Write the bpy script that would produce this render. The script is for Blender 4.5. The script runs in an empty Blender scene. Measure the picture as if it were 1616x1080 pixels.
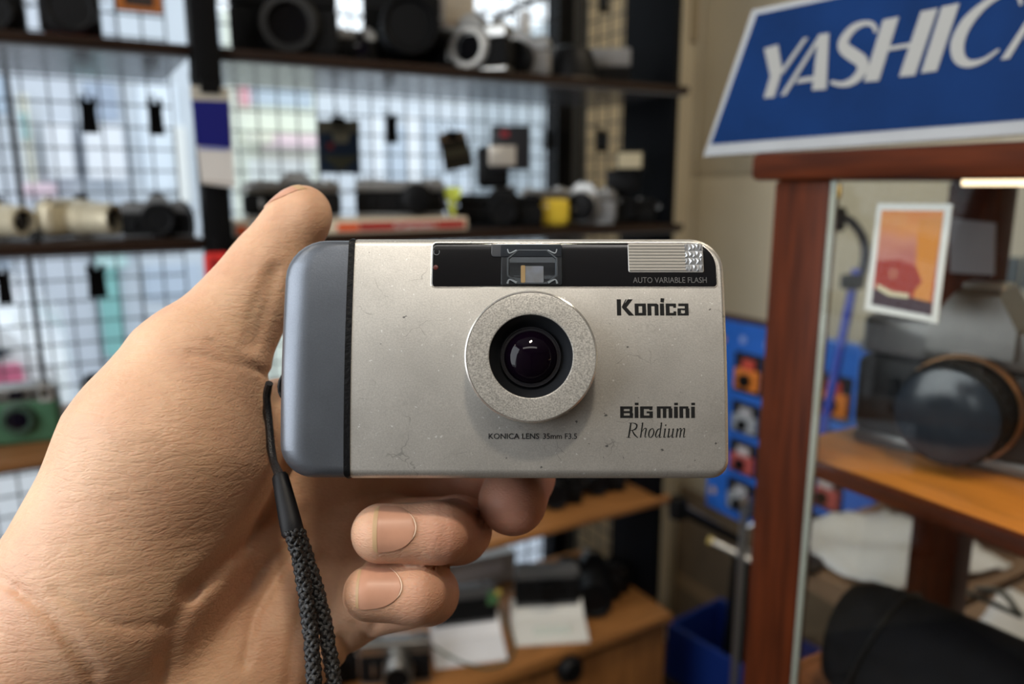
import bpy, bmesh, math, random
import numpy as np
from mathutils import Matrix, Vector
random.seed(7)
SC = bpy.context.scene
COL = SC.collection
# ------------------------------------------------------------------ camera, sky, lamps, exposure
EYE = np.array([0.0, 0.0, 1.45])
F_PX, PITCH, YAW = 1220.0, math.radians(11.4), math.radians(30)
HD = np.array([math.sin(YAW), math.cos(YAW), 0.0])
RT = np.array([math.cos(YAW), -math.sin(YAW), 0.0])
ZU = np.array([0.0, 0.0, 1.0])
FW = HD * math.cos(PITCH) - ZU * math.sin(PITCH)
UP = HD * math.sin(PITCH) + ZU * math.cos(PITCH)
cam_d = bpy.data.cameras.new('photo_camera')
cam_o = bpy.data.objects.new('photo_camera', cam_d)
COL.objects.link(cam_o)
cam_d.sensor_width = 36.0
cam_d.lens = F_PX / 1616 * 36.0
cam_d.clip_start = 0.01
cam_o.matrix_world = Matrix(((RT[0], UP[0], -FW[0], EYE[0]), (RT[1], UP[1], -FW[1], EYE[1]), (RT[2], UP[2], -FW[2], EYE[2]), (0, 0, 0, 1)))
cam_d.dof.use_dof = True
cam_d.dof.focus_distance = 0.197
cam_d.dof.aperture_fstop = 9.5
SC.camera = cam_o
vs = SC.view_settings
vs.view_transform = 'Standard'; vs.look = 'None'; vs.gamma = 1.0; vs.use_curve_mapping = False
vs.exposure = -0.10
SC.cycles.use_denoising = True
SC.cycles.max_bounces = 8
SC.cycles.caustics_reflective = False
SC.cycles.caustics_refractive = False
SC.cycles.sample_clamp_indirect = 4.0

W = bpy.data.worlds.new('overcast_sky'); SC.world = W; W.use_nodes = True
wn = W.node_tree.nodes; wl = W.node_tree.links
wbg = wn['Background']
tc = wn.new('ShaderNodeTexCoord'); sx = wn.new('ShaderNodeSeparateXYZ'); rp = wn.new('ShaderNodeValToRGB')
wl.new(tc.outputs['Generated'], sx.inputs[0]); wl.new(sx.outputs['Z'], rp.inputs[0]); wl.new(rp.outputs[0], wbg.inputs['Color'])
rp.color_ramp.elements[0].color = (0.93, 0.965, 1.0, 1); rp.color_ramp.elements[1].color = (0.84, 0.92, 1.0, 1)
wbg.inputs['Strength'].default_value = 1.75

def P3(v): return Vector((float(v[0]), float(v[1]), float(v[2])))
def area(name, loc, target, size, power, col, size_y=None):
    l = bpy.data.lights.new(name, 'AREA'); l.energy = power; l.color = col
    l.shape = 'RECTANGLE'; l.size = size; l.size_y = size_y or size
    o = bpy.data.objects.new(name, l); COL.objects.link(o)
    o.location = loc
    o.rotation_euler = (Vector(target) - Vector(loc)).to_track_quat('-Z', 'Y').to_euler()
    return o
# ceiling lamps of the shop (out of the picture, above and behind the photographer)
key_at = EYE + FW * 0.2 + UP * 0.86 - FW * 0.60 + RT * 0.02
for k_, (dx_, dz_, pw_) in enumerate(((-.025, 0, 2.6), (.015, .03, 2.6), (.04, .06, 2.6))):          # three warm spot bulbs on the ceiling track
    l = bpy.data.lights.new('track_bulb_light', 'SPOT'); l.spot_size = math.radians(70); l.spot_blend = .7; l.energy = pw_ * 3.4; l.color = (1.0, .87, .70); l.shadow_soft_size = .035
    o = bpy.data.objects.new('track_bulb_light', l); COL.objects.link(o); o.location = P3(key_at + RT * dx_ + UP * dz_); o.rotation_euler = (P3(EYE + FW * .2) - o.location).to_track_quat('-Z', 'Y').to_euler()
area('ceiling_tube_light', (1.15, .50, 2.40), (1.18, .51, 0), .10, 6, (1.0, .88, .70), .7)
area('ceiling_tube_light', (-.34, -.52, 2.36), (.02, .15, 1.35), .9, 2.6, (1.0, .96, .90), .12)
area('ceiling_tube_light', (-.55, .75, 2.40), (-.4, .9, 0), .10, 2.5, (1.0, .90, .76), .9)
# daylight through the shop front (window in wall_left)
area('shopfront_daylight', (-.83, .36, 1.68), (.05, .17, 1.38), .9, 13, (.90, .95, 1.0), 1.0)

# ------------------------------------------------------------------ pixel / plane helpers (the room frame: X along the shelves, Y towards the window)
def ray(px, py): return FW + RT * ((px - 808) / F_PX) + UP * ((540 - py) / F_PX)
def hit_y(px, py, Y): d = ray(px, py); return EYE + d * (Y / d[1])
def hit_x(px, py, X): d = ray(px, py); return EYE + d * (X / d[0])
def hit_z(px, py, z): d = ray(px, py); return EYE + d * ((z - EYE[2]) / d[2])
def hit_plane(px, py, p0, n):
    d = ray(px, py); n = np.array(n); return EYE + d * (np.dot(np.array(p0) - EYE, n) / np.dot(d, n))
def x_at(px, Y, z):
    k = (px - 808) / F_PX; q = np.array([0, Y, z - EYE[2]])
    return (k * q.dot(FW) - q.dot(RT)) / (RT[0] - k * FW[0])
def y_at(px, X, z):
    k = (px - 808) / F_PX; q = np.array([X, 0, z - EYE[2]])
    return (k * q.dot(FW) - q.dot(RT)) / (RT[1] - k * FW[1])

# ------------------------------------------------------------------ materials
MATS = {}
def mat(name, col, rough=.5, metal=0.0, var=0.0, vscale=20.0, bump=0.0, bscale=60.0, coat=0.0, stretch=(1, 1, 1), emit=None, estr=0.0, sss=0.0, spec=.5, alpha=None, col2=None, trans=0.0, ior=1.45):
    if name in MATS: return MATS[name]
    m = bpy.data.materials.new(name); m.use_nodes = True; MATS[name] = m
    nt = m.node_tree; b = nt.nodes['Principled BSDF']
    b.inputs['Base Color'].default_value = (*col, 1)
    b.inputs['Roughness'].default_value = rough; b.inputs['Metallic'].default_value = metal
    b.inputs['Coat Weight'].default_value = coat; b.inputs['Coat Roughness'].default_value = .08
    b.inputs['Specular IOR Level'].default_value = spec
    b.inputs['Transmission Weight'].default_value = trans; b.inputs['IOR'].default_value = ior
    if emit: b.inputs['Emission Color'].default_value = (*emit, 1); b.inputs['Emission Strength'].default_value = estr
    if var or bump or col2:
        t = nt.nodes.new('ShaderNodeTexCoord'); mp = nt.nodes.new('ShaderNodeMapping')
        mp.inputs['Scale'].default_value = stretch
        nt.links.new(t.outputs['Object'], mp.inputs[0])
        if var or col2:
            n = nt.nodes.new('ShaderNodeTexNoise'); n.inputs['Scale'].default_value = vscale; n.inputs['Detail'].default_value = 4
            nt.links.new(mp.outputs[0], n.inputs['Vector'])
            r = nt.nodes.new('ShaderNodeValToRGB'); r.color_ramp.elements[0].position = .3; r.color_ramp.elements[1].position = .7
            lo = tuple(c * (1 - var) for c in col) if not col2 else col2
            hi = tuple(min(1, c * (1 + var)) for c in col) if not col2 else col
            r.color_ramp.elements[0].color = (*lo, 1); r.color_ramp.elements[1].color = (*hi, 1)
            nt.links.new(n.outputs[0], r.inputs[0]); nt.links.new(r.outputs[0], b.inputs['Base Color'])
        if bump:
            n2 = nt.nodes.new('ShaderNodeTexNoise'); n2.inputs['Scale'].default_value = bscale; n2.inputs['Detail'].default_value = 3
            nt.links.new(mp.outputs[0], n2.inputs['Vector'])
            bp = nt.nodes.new('ShaderNodeBump'); bp.inputs['Strength'].default_value = bump; bp.inputs['Distance'].default_value = .002
            nt.links.new(n2.outputs[0], bp.inputs['Height']); nt.links.new(bp.outputs[0], b.inputs['Normal'])
    return m
def glass(name, tint=(.97, .99, .98), refl=.07, rough=.02):
    if name in MATS: return MATS[name]
    m = bpy.data.materials.new(name); m.use_nodes = True; MATS[name] = m
    nt = m.node_tree; nt.nodes.clear()
    o = nt.nodes.new('ShaderNodeOutputMaterial'); mx = nt.nodes.new('ShaderNodeMixShader')
    ge = nt.nodes.new('ShaderNodeNewGeometry'); mu = nt.nodes.new('ShaderNodeMath'); mu.operation = 'MULTIPLY'; iv = nt.nodes.new('ShaderNodeMath'); iv.operation = 'SUBTRACT'; iv.inputs[0].default_value = 1.0
    tr = nt.nodes.new('ShaderNodeBsdfTransparent'); gl = nt.nodes.new('ShaderNodeBsdfGlossy')
    fr = nt.nodes.new('ShaderNodeFresnel'); fr.inputs[0].default_value = 1.45
    tr.inputs[0].default_value = (*tint, 1); gl.inputs['Roughness'].default_value = rough
    nt.links.new(ge.outputs['Backfacing'], iv.inputs[1]); nt.links.new(iv.outputs[0], mu.inputs[0]); nt.links.new(fr.outputs[0], mu.inputs[1]); nt.links.new(mu.outputs[0], mx.inputs[0]); nt.links.new(tr.outputs[0], mx.inputs[1]); nt.links.new(gl.outputs[0], mx.inputs[2])
    nt.links.new(mx.outputs[0], o.inputs[0])
    return m
BLK = mat('black_plastic', (.0035, .0035, .004), .42, spec=.22, bump=.15, bscale=900)
BLKG = mat('black_gloss', (.006, .006, .007), .08, coat=.5)
LEATH = mat('black_leatherette', (.005, .005, .0055), .65, spec=.2, bump=.5, bscale=700)
CHR = mat('satin_chrome', (.36, .355, .34), .32, 1.0, var=.06, vscale=40)
CHRB = mat('bright_chrome', (.62, .61, .58), .12, 1.0)
SILV = mat('silver_paint', (.34, .34, .335), .35, .55, var=.05, vscale=300)
GREYP = mat('grey_plastic', (.24, .24, .245), .45, .1, var=.08, vscale=60)
CREAM = mat('champagne_plastic', (.74, .66, .48), .30, .3, var=.04, vscale=60)
YEL = mat('yellow_plastic', (.78, .55, .05), .40, var=.06, vscale=80)
GREEN = mat('green_enamel', (.05, .13, .07), .40, var=.12, vscale=50)
WHITE = mat('white_paper', (.80, .80, .80), .65, var=.03, vscale=30)
LENSG = mat('lens_glass', (.004, .003, .008), .03, spec=.5)
LENSV = mat('coated_glass', (.004, .002, .010), .02, spec=.6)
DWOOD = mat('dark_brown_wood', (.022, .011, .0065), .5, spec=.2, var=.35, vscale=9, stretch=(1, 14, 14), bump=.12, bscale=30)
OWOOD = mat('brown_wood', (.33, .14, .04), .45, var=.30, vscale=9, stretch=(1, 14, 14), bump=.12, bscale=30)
OWOODV = mat('brown_wood_panel', (.30, .125, .035), .5, var=.30, vscale=7, stretch=(12, 12, 1), bump=.12, bscale=30)
RWOOD = mat('red_brown_wood', (.068, .0135, .003), .5, spec=.18, var=.45, vscale=7, stretch=(22, 22, 1.6), bump=.15, bscale=40)
RWOODH = mat('red_brown_wood_rail', (.068, .0135, .003), .5, spec=.18, var=.45, vscale=7, stretch=(22, 1.6, 22), bump=.15, bscale=40)
HWOOD = mat('honey_wood', (.48, .18, .03), .40, var=.22, vscale=8, stretch=(14, 1.5, 14), coat=.1)
GWHITE = mat('grey_white_laminate', (.17, .17, .18), .22, var=.03, vscale=12)
BEIGE = mat('beige_wall_paint', (.68, .60, .44), .6, var=.05, vscale=5, bump=.08, bscale=150)
POSTM = mat('black_post_paint', (.002, .002, .0025), .6, spec=.15)
NAVY = mat('dark_navy_board', (.0012, .0016, .0026), .7, spec=.12, var=.2, vscale=8)
WIRE = mat('dark_grid_wire', (.035, .038, .045), .45, .3)

# ------------------------------------------------------------------ mesh builder
def frame(X, Y, Z, o=(0, 0, 0)):
    return Matrix(((X[0], Y[0], Z[0], o[0]), (X[1], Y[1], Z[1], o[1]), (X[2], Y[2], Z[2], o[2]), (0, 0, 0, 1)))
class MB:
    def __init__(s): s.v = []; s.f = []
    def add(s, vs_, fs_, M=None):
        n = len(s.v)
        for p in vs_:
            s.v.append(tuple(M @ Vector(p)) if M is not None else tuple(float(c) for c in p))
        s.f += [tuple(i + n for i in f) for f in fs_]
        return s
    def box(s, x0, x1, y0, y1, z0, z1, M=None):
        return s.add([(x, y, z) for z in (z0, z1) for y in (y0, y1) for x in (x0, x1)],
              [(0, 2, 3, 1), (4, 5, 7, 6), (0, 1, 5, 4), (2, 6, 7, 3), (0, 4, 6, 2), (1, 3, 7, 5)], M)
    def loft(s, loops, M=None, cap0=True, cap1=True):
        n = len(loops[0]); vs_ = [p for l in loops for p in l]; fs_ = []
        for k in range(len(loops) - 1):
            for i in range(n):
                j = (i + 1) % n
                fs_.append((k * n + i, k * n + j, (k + 1) * n + j, (k + 1) * n + i))
        if cap0: fs_.append(tuple(reversed(range(n))))
        if cap1: fs_.append(tuple(range((len(loops) - 1) * n, len(loops) * n)))
        return s.add(vs_, fs_, M)
    def rbox(s, x0, x1, y0, y1, z0, z1, b=.002, r=None, seg=3, n=4, M=None, ins=None, back=True):
        """box with rounded edges, extruded along z; r = corner radius (one or four: bl, br, tr, tl); ins = inset weight per side (l, r, b, t)"""
        rr = [r if r is not None else b] * 4 if not isinstance(r, (list, tuple)) else list(r)
        ins = ins or (1, 1, 1, 1)
        prof = [(b * (1 - math.sin(a)), z0 + b * (1 - math.cos(a))) for a in [math.pi / 2 * i / seg for i in range(seg + 1)]] if back else [(0, z0)]
        prof += [(b * (1 - math.cos(a)), z1 - b * (1 - math.sin(a))) for a in [math.pi / 2 * i / seg for i in range(seg + 1)]]
        loops = []
        for d, z in prof:
            loops.append(rrect(x0 + d * ins[0], x1 - d * ins[1], y0 + d * ins[2], y1 - d * ins[3], [max(.00005, q - d * .8) for q in rr], z, n))
        return s.loft(loops, M)
    def lathe(s, prof, c=(0, 0, 0), n=32, M=None, cap0=True, cap1=True):
        loops = [[(c[0] + r * math.cos(2 * math.pi * i / n), c[1] + r * math.sin(2 * math.pi * i / n), c[2] + z) for i in range(n)] for r, z in prof]
        return s.loft(loops, M, cap0, cap1)
    def cyl(s, p0, p1, r0, r1=None, n=12):
        p0 = Vector(p0); p1 = Vector(p1); r1 = r0 if r1 is None else r1
        q = (p1 - p0).to_track_quat('Z', 'Y').to_matrix().to_4x4(); q.translation = p0
        return s.lathe([(r0, 0), (r1, (p1 - p0).length)], n=n, M=q)
    def tube(s, pts, r, n=8, closed=False):
        pts = [Vector(p) for p in pts]; loops = []; ref = None
        for i, p in enumerate(pts):
            t = (pts[min(i + 1, len(pts) - 1)] - pts[max(i - 1, 0)]).normalized()
            if ref is None: ref = t.orthogonal().normalized()
            ref = (ref - t * ref.dot(t)).normalized(); w = t.cross(ref)
            rr = r[i] if isinstance(r, (list, tuple)) else r
            loops.append([tuple(p + (ref * math.cos(2 * math.pi * k / n) + w * math.sin(2 * math.pi * k / n)) * rr) for k in range(n)])
        return s.loft(loops)
    def prism(s, pts, z0, z1, M=None):
        return s.loft([[(p[0], p[1], z0) for p in pts], [(p[0], p[1], z1) for p in pts]], M)
    def ribbon(s, pts, ws, z0, z1, M=None, sub=4):
        """flat stroke of varying width along a smooth line"""
        P = [np.array(p, float) for p in pts]
        if not isinstance(ws, (list, tuple)): ws = [ws] * len(P)
        Q = []; WW = []
        for i in range(len(P) - 1):
            a = P[max(i - 1, 0)]; b = P[i]; c = P[i + 1]; d = P[min(i + 2, len(P) - 1)]
            for k in range(sub):
                t = k / sub
                Q.append(.5 * (2 * b + (c - a) * t + (2 * a - 5 * b + 4 * c - d) * t * t + (3 * b - a - 3 * c + d) * t ** 3)); WW.append(ws[i] * (1 - t) + ws[i + 1] * t)
        Q.append(P[-1]); WW.append(ws[-1])
        L = []; R = []
        for i, p in enumerate(Q):
            t = Q[min(i + 1, len(Q) - 1)] - Q[max(i - 1, 0)]; t = t / (np.linalg.norm(t) + 1e-12); nn = np.array([-t[1], t[0]])
            L.append(p + nn * WW[i] / 2); R.append(p - nn * WW[i] / 2)
        loops = [[(R[i][0], R[i][1], z0), (R[i][0], R[i][1], z1), (L[i][0], L[i][1], z1), (L[i][0], L[i][1], z0)] for i in range(len(Q))]
        return s.loft(loops, M)
    def build(s, name, m, parent=None, smooth=35, kind=None, label=None, recalc=True):
        me = bpy.data.meshes.new(name); me.from_pydata(s.v, [], s.f); me.validate()
        if recalc:
            bm = bmesh.new(); bm.from_mesh(me); bmesh.ops.recalc_face_normals(bm, faces=bm.faces); bm.to_mesh(me); bm.free()
        me.materials.append(m)
        if smooth:
            me.shade_smooth(); me.set_sharp_from_angle(angle=math.radians(smooth))
        o = bpy.data.objects.new(name, me); COL.objects.link(o)
        if parent is not None: o.parent = parent
        if kind: o['kind'] = kind
        if label: o['label'] = label
        return o
def rrect(x0, x1, y0, y1, rr, z, n=4):
    pts = []
    for (cx, cy, a0, r) in ((x0 + rr[0], y0 + rr[0], math.pi, rr[0]), (x1 - rr[1], y0 + rr[1], 1.5 * math.pi, rr[1]), (x1 - rr[2], y1 - rr[2], 0, rr[2]), (x0 + rr[3], y1 - rr[3], .5 * math.pi, rr[3])):
        for i in range(n + 1):
            a = a0 + math.pi / 2 * i / n; pts.append((cx + r * math.cos(a), cy + r * math.sin(a), z))
    return pts
def tag(o, label, cat, group=None):
    o['label'] = label; o['category'] = cat
    if group: o['group'] = group
    return o
def thing(name, label, cat, loc=(0, 0, 0), rot=(0, 0, 0), group=None):
    o = bpy.data.objects.new(name, None); COL.objects.link(o); o.empty_display_size = .02
    o.location = P3(loc); o.rotation_euler = rot
    return tag(o, label, cat, group)
def face_thing(name, label, cat, loc, rz=0, group=None, lean=0):
    """a thing modelled in front view: x across, y up, z towards the viewer; rz = 0 faces -Y"""
    return thing(name, label, cat, loc, (math.pi / 2 + lean, 0, rz), group)
def struct(o): o['kind'] = 'structure'; return o
def text_mesh(body, size, m, name, parent, x, y, z, width=None, align='LEFT', thick=.00003, label=None, bold=0.0):
    c = bpy.data.curves.new(name, 'FONT'); c.body = body; c.size = size; c.extrude = thick; c.align_x = align; c.offset = bold * size; c.resolution_u = 3
    t = bpy.data.objects.new(name, c); COL.objects.link(t)
    bpy.context.view_layer.update()
    me = bpy.data.meshes.new_from_object(t.evaluated_get(bpy.context.evaluated_depsgraph_get()))
    bpy.data.objects.remove(t); bpy.data.curves.remove(c)
    xs = [v.co.x for v in me.vertices]; k = (width / (max(xs) - min(xs))) if width else 1; x0 = min(xs)
    for v in me.vertices: v.co.x = (v.co.x - x0) * k + x; v.co.y += y; v.co.z += z
    me.materials.clear(); me.materials.append(m)
    o = bpy.data.objects.new(name, me); COL.objects.link(o); o.parent = parent
    if label: o['label'] = label
    return o
def smooth_line(pts, n):
    P = [np.array(p) for p in pts]; out = []
    for i in range(len(P) - 1):
        a = P[max(i - 1, 0)]; b = P[i]; c = P[i + 1]; d = P[min(i + 2, len(P) - 1)]
        for k in range(n):
            t = k / n; out.append(.5 * (2 * b + (c - a) * t + (2 * a - 5 * b + 4 * c - d) * t * t + (3 * b - a - 3 * c + d) * t ** 3))
    out.append(P[-1]); return out
# ------------------------------------------------------------------ the room
def wall_with_hole(name, m, axis, pos, th, a0, a1, z0, z1, h0, h1, hz0, hz1):
    k = MB()
    for (p, q, r_, s_) in ((a0, h0, z0, z1), (h1, a1, z0, z1), (h0, h1, z0, hz0), (h0, h1, hz1, z1)):
        if q - p < 1e-4 or s_ - r_ < 1e-4: continue
        if axis == 'y': k.box(p, q, pos, pos + th, r_, s_)
        else: k.box(pos, pos + th, p, q, r_, s_)
    return struct(k.build(name, m, smooth=0))
XR, YB, XL, YF, ZT = 1.5, 1.62, -.85, -1.6, 2.45
WALLW = mat('white_wall_paint', (.48, .46, .43), .6, var=.04, vscale=4)
floor_ = struct(MB().box(XL - .1, XR + .1, YF - .1, YB + .1, -.1, 0).build('floor', mat('grey_brown_vinyl', (.16, .13, .10), .45, var=.3, vscale=6), smooth=0))
struct(MB().box(XL - .1, XR + .1, YF - .1, YB + .1, ZT, ZT + .1).build('ceiling', mat('ceiling_paint', (.55, .54, .52), .7), smooth=0))
struct(MB().box(XL - .1, XR + .1, YF - .1, YF, 0, ZT).build('wall_front', mat('dark_panelled_wall', (.17, .13, .10), .6, var=.2, vscale=3), smooth=0))
wall_with_hole('wall_left', WALLW, 'x', XL - .1, .1, YF, YB, 0, ZT, -.15, .90, 1.10, 2.35)
wall_with_hole('wall_back', BEIGE, 'y', YB, .1, XL - .1, XR + .1, 0, ZT, -.80, 1.15, .32, 2.38)
wr = struct(MB().box(XR, XR + .1, YF, YB, 0, ZT).build('wall_right', BEIGE, smooth=0))
zj = hit_x(1120, 277, XR)[2]
yj = y_at(1104, XR, zj)
for k, (y0, y1, z0, z1) in enumerate(((yj + .003, YB, .12, zj - .003), (yj + .003, YB, zj + .003, ZT), (.62, yj - .003, .12, zj - .003), (.62, yj - .003, zj + .003, ZT), (-.4, .614, .12, zj - .003), (-.4, .614, zj + .003, ZT))):
    MB().rbox(y0, y1, z0, z1, 0, .008, b=.002, seg=2, n=1, M=frame((0, 1, 0), (0, 0, 1), (-1, 0, 0), (XR, 0, 0))).build('wall_panel', BEIGE, wr)
struct(MB().box(XR - .012, XR, YF, YB, 0, .12).build('baseboard_right', DWOOD, smooth=0))
# the plain upright batten high on the right wall
tb = hit_x(1087, 60, XR); tb2 = y_at(1106, XR, tb[2])
struct(MB().box(XR - .03, XR - .008, tb2, tb[1] + .02, hit_x(1095, 68, XR)[2], ZT).build('trim_1', mat('tan_batten', (.42, .34, .22), .6), smooth=0))
# window behind the shelves
wf = struct(MB().build('window_1', POSTM)) if False else None
WFM = mat('dark_window_frame', (.05, .052, .056), .4, .3)
k = MB()
for q in ((-.80, -.76, .32, 2.38), (1.11, 1.15, .32, 2.38), (-.76, 1.11, .32, .36), (-.76, 1.11, 2.34, 2.38), (x_at(20, YB + .04, 1.55) - .004, x_at(20, YB + .04, 1.55) + .004, .36, 2.34)): k.box(q[0], q[1], YB + .02, YB + .07, q[2], q[3])
win = struct(k.build('window_1', WFM, smooth=0))
MB().box(-.76, 1.11, YB + .04, YB + .046, .36, 2.34).build('pane', glass('window_glass', (.96, .98, .99), .05), win, smooth=0)
# shopfront window in the left wall
k = MB()
for q in ((-.15, -.11, 1.10, 2.35), (.86, .90, 1.10, 2.35), (-.11, .86, 1.10, 1.14), (-.11, .86, 2.31, 2.35)): k.box(XL - .08, XL - .03, q[0], q[1], q[2], q[3])
struct(k.build('window_2', WFM, smooth=0))
# ceiling lamps as fixtures
for nm, x, y, lx, ly in (('ceiling_tube_lamp', 1.15, .50, .07, .37), ('ceiling_tube_lamp', -.55, .75, .07, .47)):
    t = thing(nm, 'white ceiling tube lamp above the right wall corner' if x > 0 else 'white ceiling tube lamp above the shelf bays', 'lamp', (x, y, ZT), group='ceiling tube lamps')
    MB().box(-lx - .03, lx + .03, -ly - .03, ly + .03, -.035, 0).build('housing', mat('white_metal', (.8, .8, .8), .4), t)

# ------------------------------------------------------------------ the shelf unit in front of the window
YS, YG = 1.15, 1.50          # front edge of the shelves, plane of the grid
SHZ = [EYE[2] + q for q in (.184, -.072, -.351, -.637)]
ZLOW = EYE[2] - .872
unit = thing('shelf_unit', 'black posted shelf unit with dark brown boards before the gridded window', 'shelves', (0, YS, 0))
def part(mb, name, m, parent, off, **kw):
    o = mb.build(name, m, parent, **kw); return o
def ub(x0, x1, y0, y1, z0, z1, name, m, b=.0015, **kw):
    """box part of the shelf unit, given in room coordinates"""
    return MB().rbox(x0, x1, y0 - YS, y1 - YS, z0, z1, b=b, r=b, seg=2, n=2).build(name, m, unit, **kw)
PX0, PX1 = .172, .207
ub(PX0, PX1, YS - .012, YS + .03, .0, 2.44, 'post', POSTM)
ub(.985, 1.03, YG + .008, YG + .05, .0, 2.44, 'post', POSTM)
ub(-.84, -.805, YS - .012, YS + .03, .0, 2.44, 'post', POSTM)
ub(1.022, 1.036, YS + .012, 1.316, .0, 2.44, 'end_panel', NAVY)
TH = .017
for z in SHZ:
    for (x0, x1) in ((-.805, PX0), (PX1, 1.05)):
        wd = DWOOD if z > EYE[2] - .2 else mat('mid_brown_wood', (.20, .09, .032), .45, var=.3, vscale=9, stretch=(1, 14, 14)) if z > EYE[2] - .5 else OWOOD  # one wood: backlit upper boards coloured darker, lit lower boards lighter
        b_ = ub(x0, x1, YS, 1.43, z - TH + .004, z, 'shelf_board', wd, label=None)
        s_ = MB().box(x0 + .004, x1 - .004, .006, 1.425 - YS, z - TH, z - TH + .004).build('shelf_underside', GWHITE, b_, smooth=0)
ub(PX1, 1.022, YS - .05, 1.44, ZLOW - .022, ZLOW, 'counter_board', OWOOD)
ub(PX1, 1.022, YS - .028, YS - .012, .08, ZLOW - .034, 'cabinet_front', OWOODV)
ub(1.004, 1.022, YS - .012, 1.44, .0, ZLOW - .022, 'cabinet_side', OWOODV)
ub(PX1, 1.015, YS + .02, YS + .035, ZLOW - .034, ZLOW - .022, 'shadow_gap_rail', POSTM)
# wire grids
GX, GZ = .036, .036
def grid(name, label, x0, x1, z0, z1, fr_):
    t = thing(name, label, 'grid panel', fr_.translation); t.matrix_world = fr_
    kv, kh = MB(), MB(); w = .0014
    n = int((x1 - x0) / GX)
    for i in range(n + 1):
        x = x0 + i * (x1 - x0) / n; ww = w * (1.0); kv.box(x - ww, x + ww, -w, w, z0, z1)
    n = int((z1 - z0) / GZ)
    for i in range(n + 1):
        z = z0 + i * (z1 - z0) / n; ww = w * (1.0); kh.box(x0, x1, w * 1.02, 3 * w, z - ww, z + ww)
    kv.build('vertical_wire', WIRE, t, smooth=0, kind='stuff'); kh.build('horizontal_wire', WIRE, t, smooth=0, kind='stuff')
    return t
grid('wire_grid', 'dark wire grid panel behind the bay with the champagne cameras', -.84, .186, .35, 2.42, Matrix.Translation((0, YG, 0)))
grid('wire_grid', 'dark wire grid panel behind the wide bay of black cameras', .222, .982, .35, 2.42, Matrix.Translation((0, YG, 0)))
grid('wire_grid', 'narrow dark wire grid closing the end of the shelf unit', 1.325, 1.495, .35, 2.42, frame((0, 1, 0), (-1, 0, 0), (0, 0, 1), (1.056, 0, 0)))

# ------------------------------------------------------------------ the street outside
struct(MB().box(-14, 16, YB + .12, 16, -.40, -.35).build('road', mat('pale_asphalt', (.40, .42, .46), .8, var=.12, vscale=3), smooth=0))
struct(MB().box(-14, 16, 5.4, 6.9, -.349, -.26).build('pavement', mat('pale_paving', (.55, .56, .58), .8, var=.08, vscale=4), smooth=0))
def rect_y(px0, py0, px1, py1, Y):
    a = hit_y(px0, py0, Y); b = hit_y(px1, py1, Y); return min(a[0], b[0]), max(a[0], b[0]), min(a[2], b[2]), max(a[2], b[2])
def building(label, px0, px1, ztop, wallc, Y, feats):
    Y = 7.2; x0 = x_at(px0, Y, 1.5); x1 = x_at(px1, Y, 1.5)
    t = thing('building', label, 'building', ((x0 + x1) / 2, Y, -.5), group=None)
    L = lambda a: a - (x0 + x1) / 2
    MB().box(L(x0) + .004, L(x1) - .004, 0, 3, 0, ztop + .5).build('wall', mat('wall_%d' % px0, wallc, .7, var=.05, vscale=1.5), t, smooth=0)
    for nm, col, q, dep in feats:
        a, b, c, d = rect_y(*q, Y); a = max(a, x0 + .04); b = min(b, x1 - .04)
        MB().rbox(L(a), L(b), c + .5, d + .5, -dep, 0.01 if dep > 0 else .05, b=.01, seg=1, n=1, M=frame((1, 0, 0), (0, 0, 1), (0, 1, 0))).build(nm, mat('%s_%d_%d' % (nm, q[0], q[1]), col, .5), t, smooth=0)
    return t
building('pale blue-grey street building seen behind the champagne cameras', -420, 128, 3.6, (.60, .63, .68), 7.2,
    [('window', (.42, .50, .60), (-40, 120, 20, 180), .03), ('sign_board', (.80, .78, .66), (28, 150, 62, 310), .12), ('sign_board', (.42, .66, .64), (32, 180, 48, 222), .16), ('canopy', (.84, .85, .88), (70, 196, 127, 282), .25), ('banner', (.80, .60, .66), (38, 290, 90, 310), .14), ('door', (.36, .42, .50), (-60, 400, 20, 470), .04)])
building('street building with teal shutter behind the grid', 128, 205, 3.0, (.56, .60, .65), 7.0,
    [('shutter', (.24, .50, .47), (140, 400, 200, 560), .05),  ('sign_board', (.52, .72, .70), (132, 396, 200, 420), .10), ('canopy', (.84, .85, .88), (130, 198, 203, 284), .26), ('window', (.38, .44, .54), (130, 130, 203, 190), .03)])
building('pale blue street building beside the black post', 205, 366, 3.4, (.60, .64, .68), 7.3,
    [('window', (.80, .86, .92), (215, 130, 290, 300), .03), ('window', (.50, .57, .66), (215, 420, 320, 470), .03), ('sign_board', (.82, .82, .78), (270, 200, 300, 320), .08), ('panel', (.74, .76, .80), (215, 500, 262, 540), .05)])
building('cream shop with a pink banded front across the street', 366, 505, 2.9, (.80, .83, .72), 7.0,
    [('window', (.50, .58, .66), (376, 120, 500, 172), .03), ('awning', (.84, .82, .66), (380, 212, 505, 232), .5), ('banner', (.86, .66, .68), (410, 217, 500, 236), .52), ('sign_board', (.74, .38, .42), (376, 132, 392, 168), .1), ('window', (.86, .90, .86), (390, 250, 495, 330), .03)])
building('long pale street building behind the hanging cards', 505, 742, 2.6, (.68, .72, .76), 7.2,
    [('window', (.88, .91, .94), (580, 180, 605, 290), .03), ('window', (.55, .62, .70), (610, 200, 640, 300), .03), ('window', (.86, .88, .90), (640, 180, 662, 300), .03), ('sign_board', (.86, .80, .48), (700, 118, 735, 150), .08), ('window', (.60, .66, .72), (670, 190, 738, 290), .03)])  # the yellow sign_board paints in a yellow card's reflection under the shelf
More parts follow.
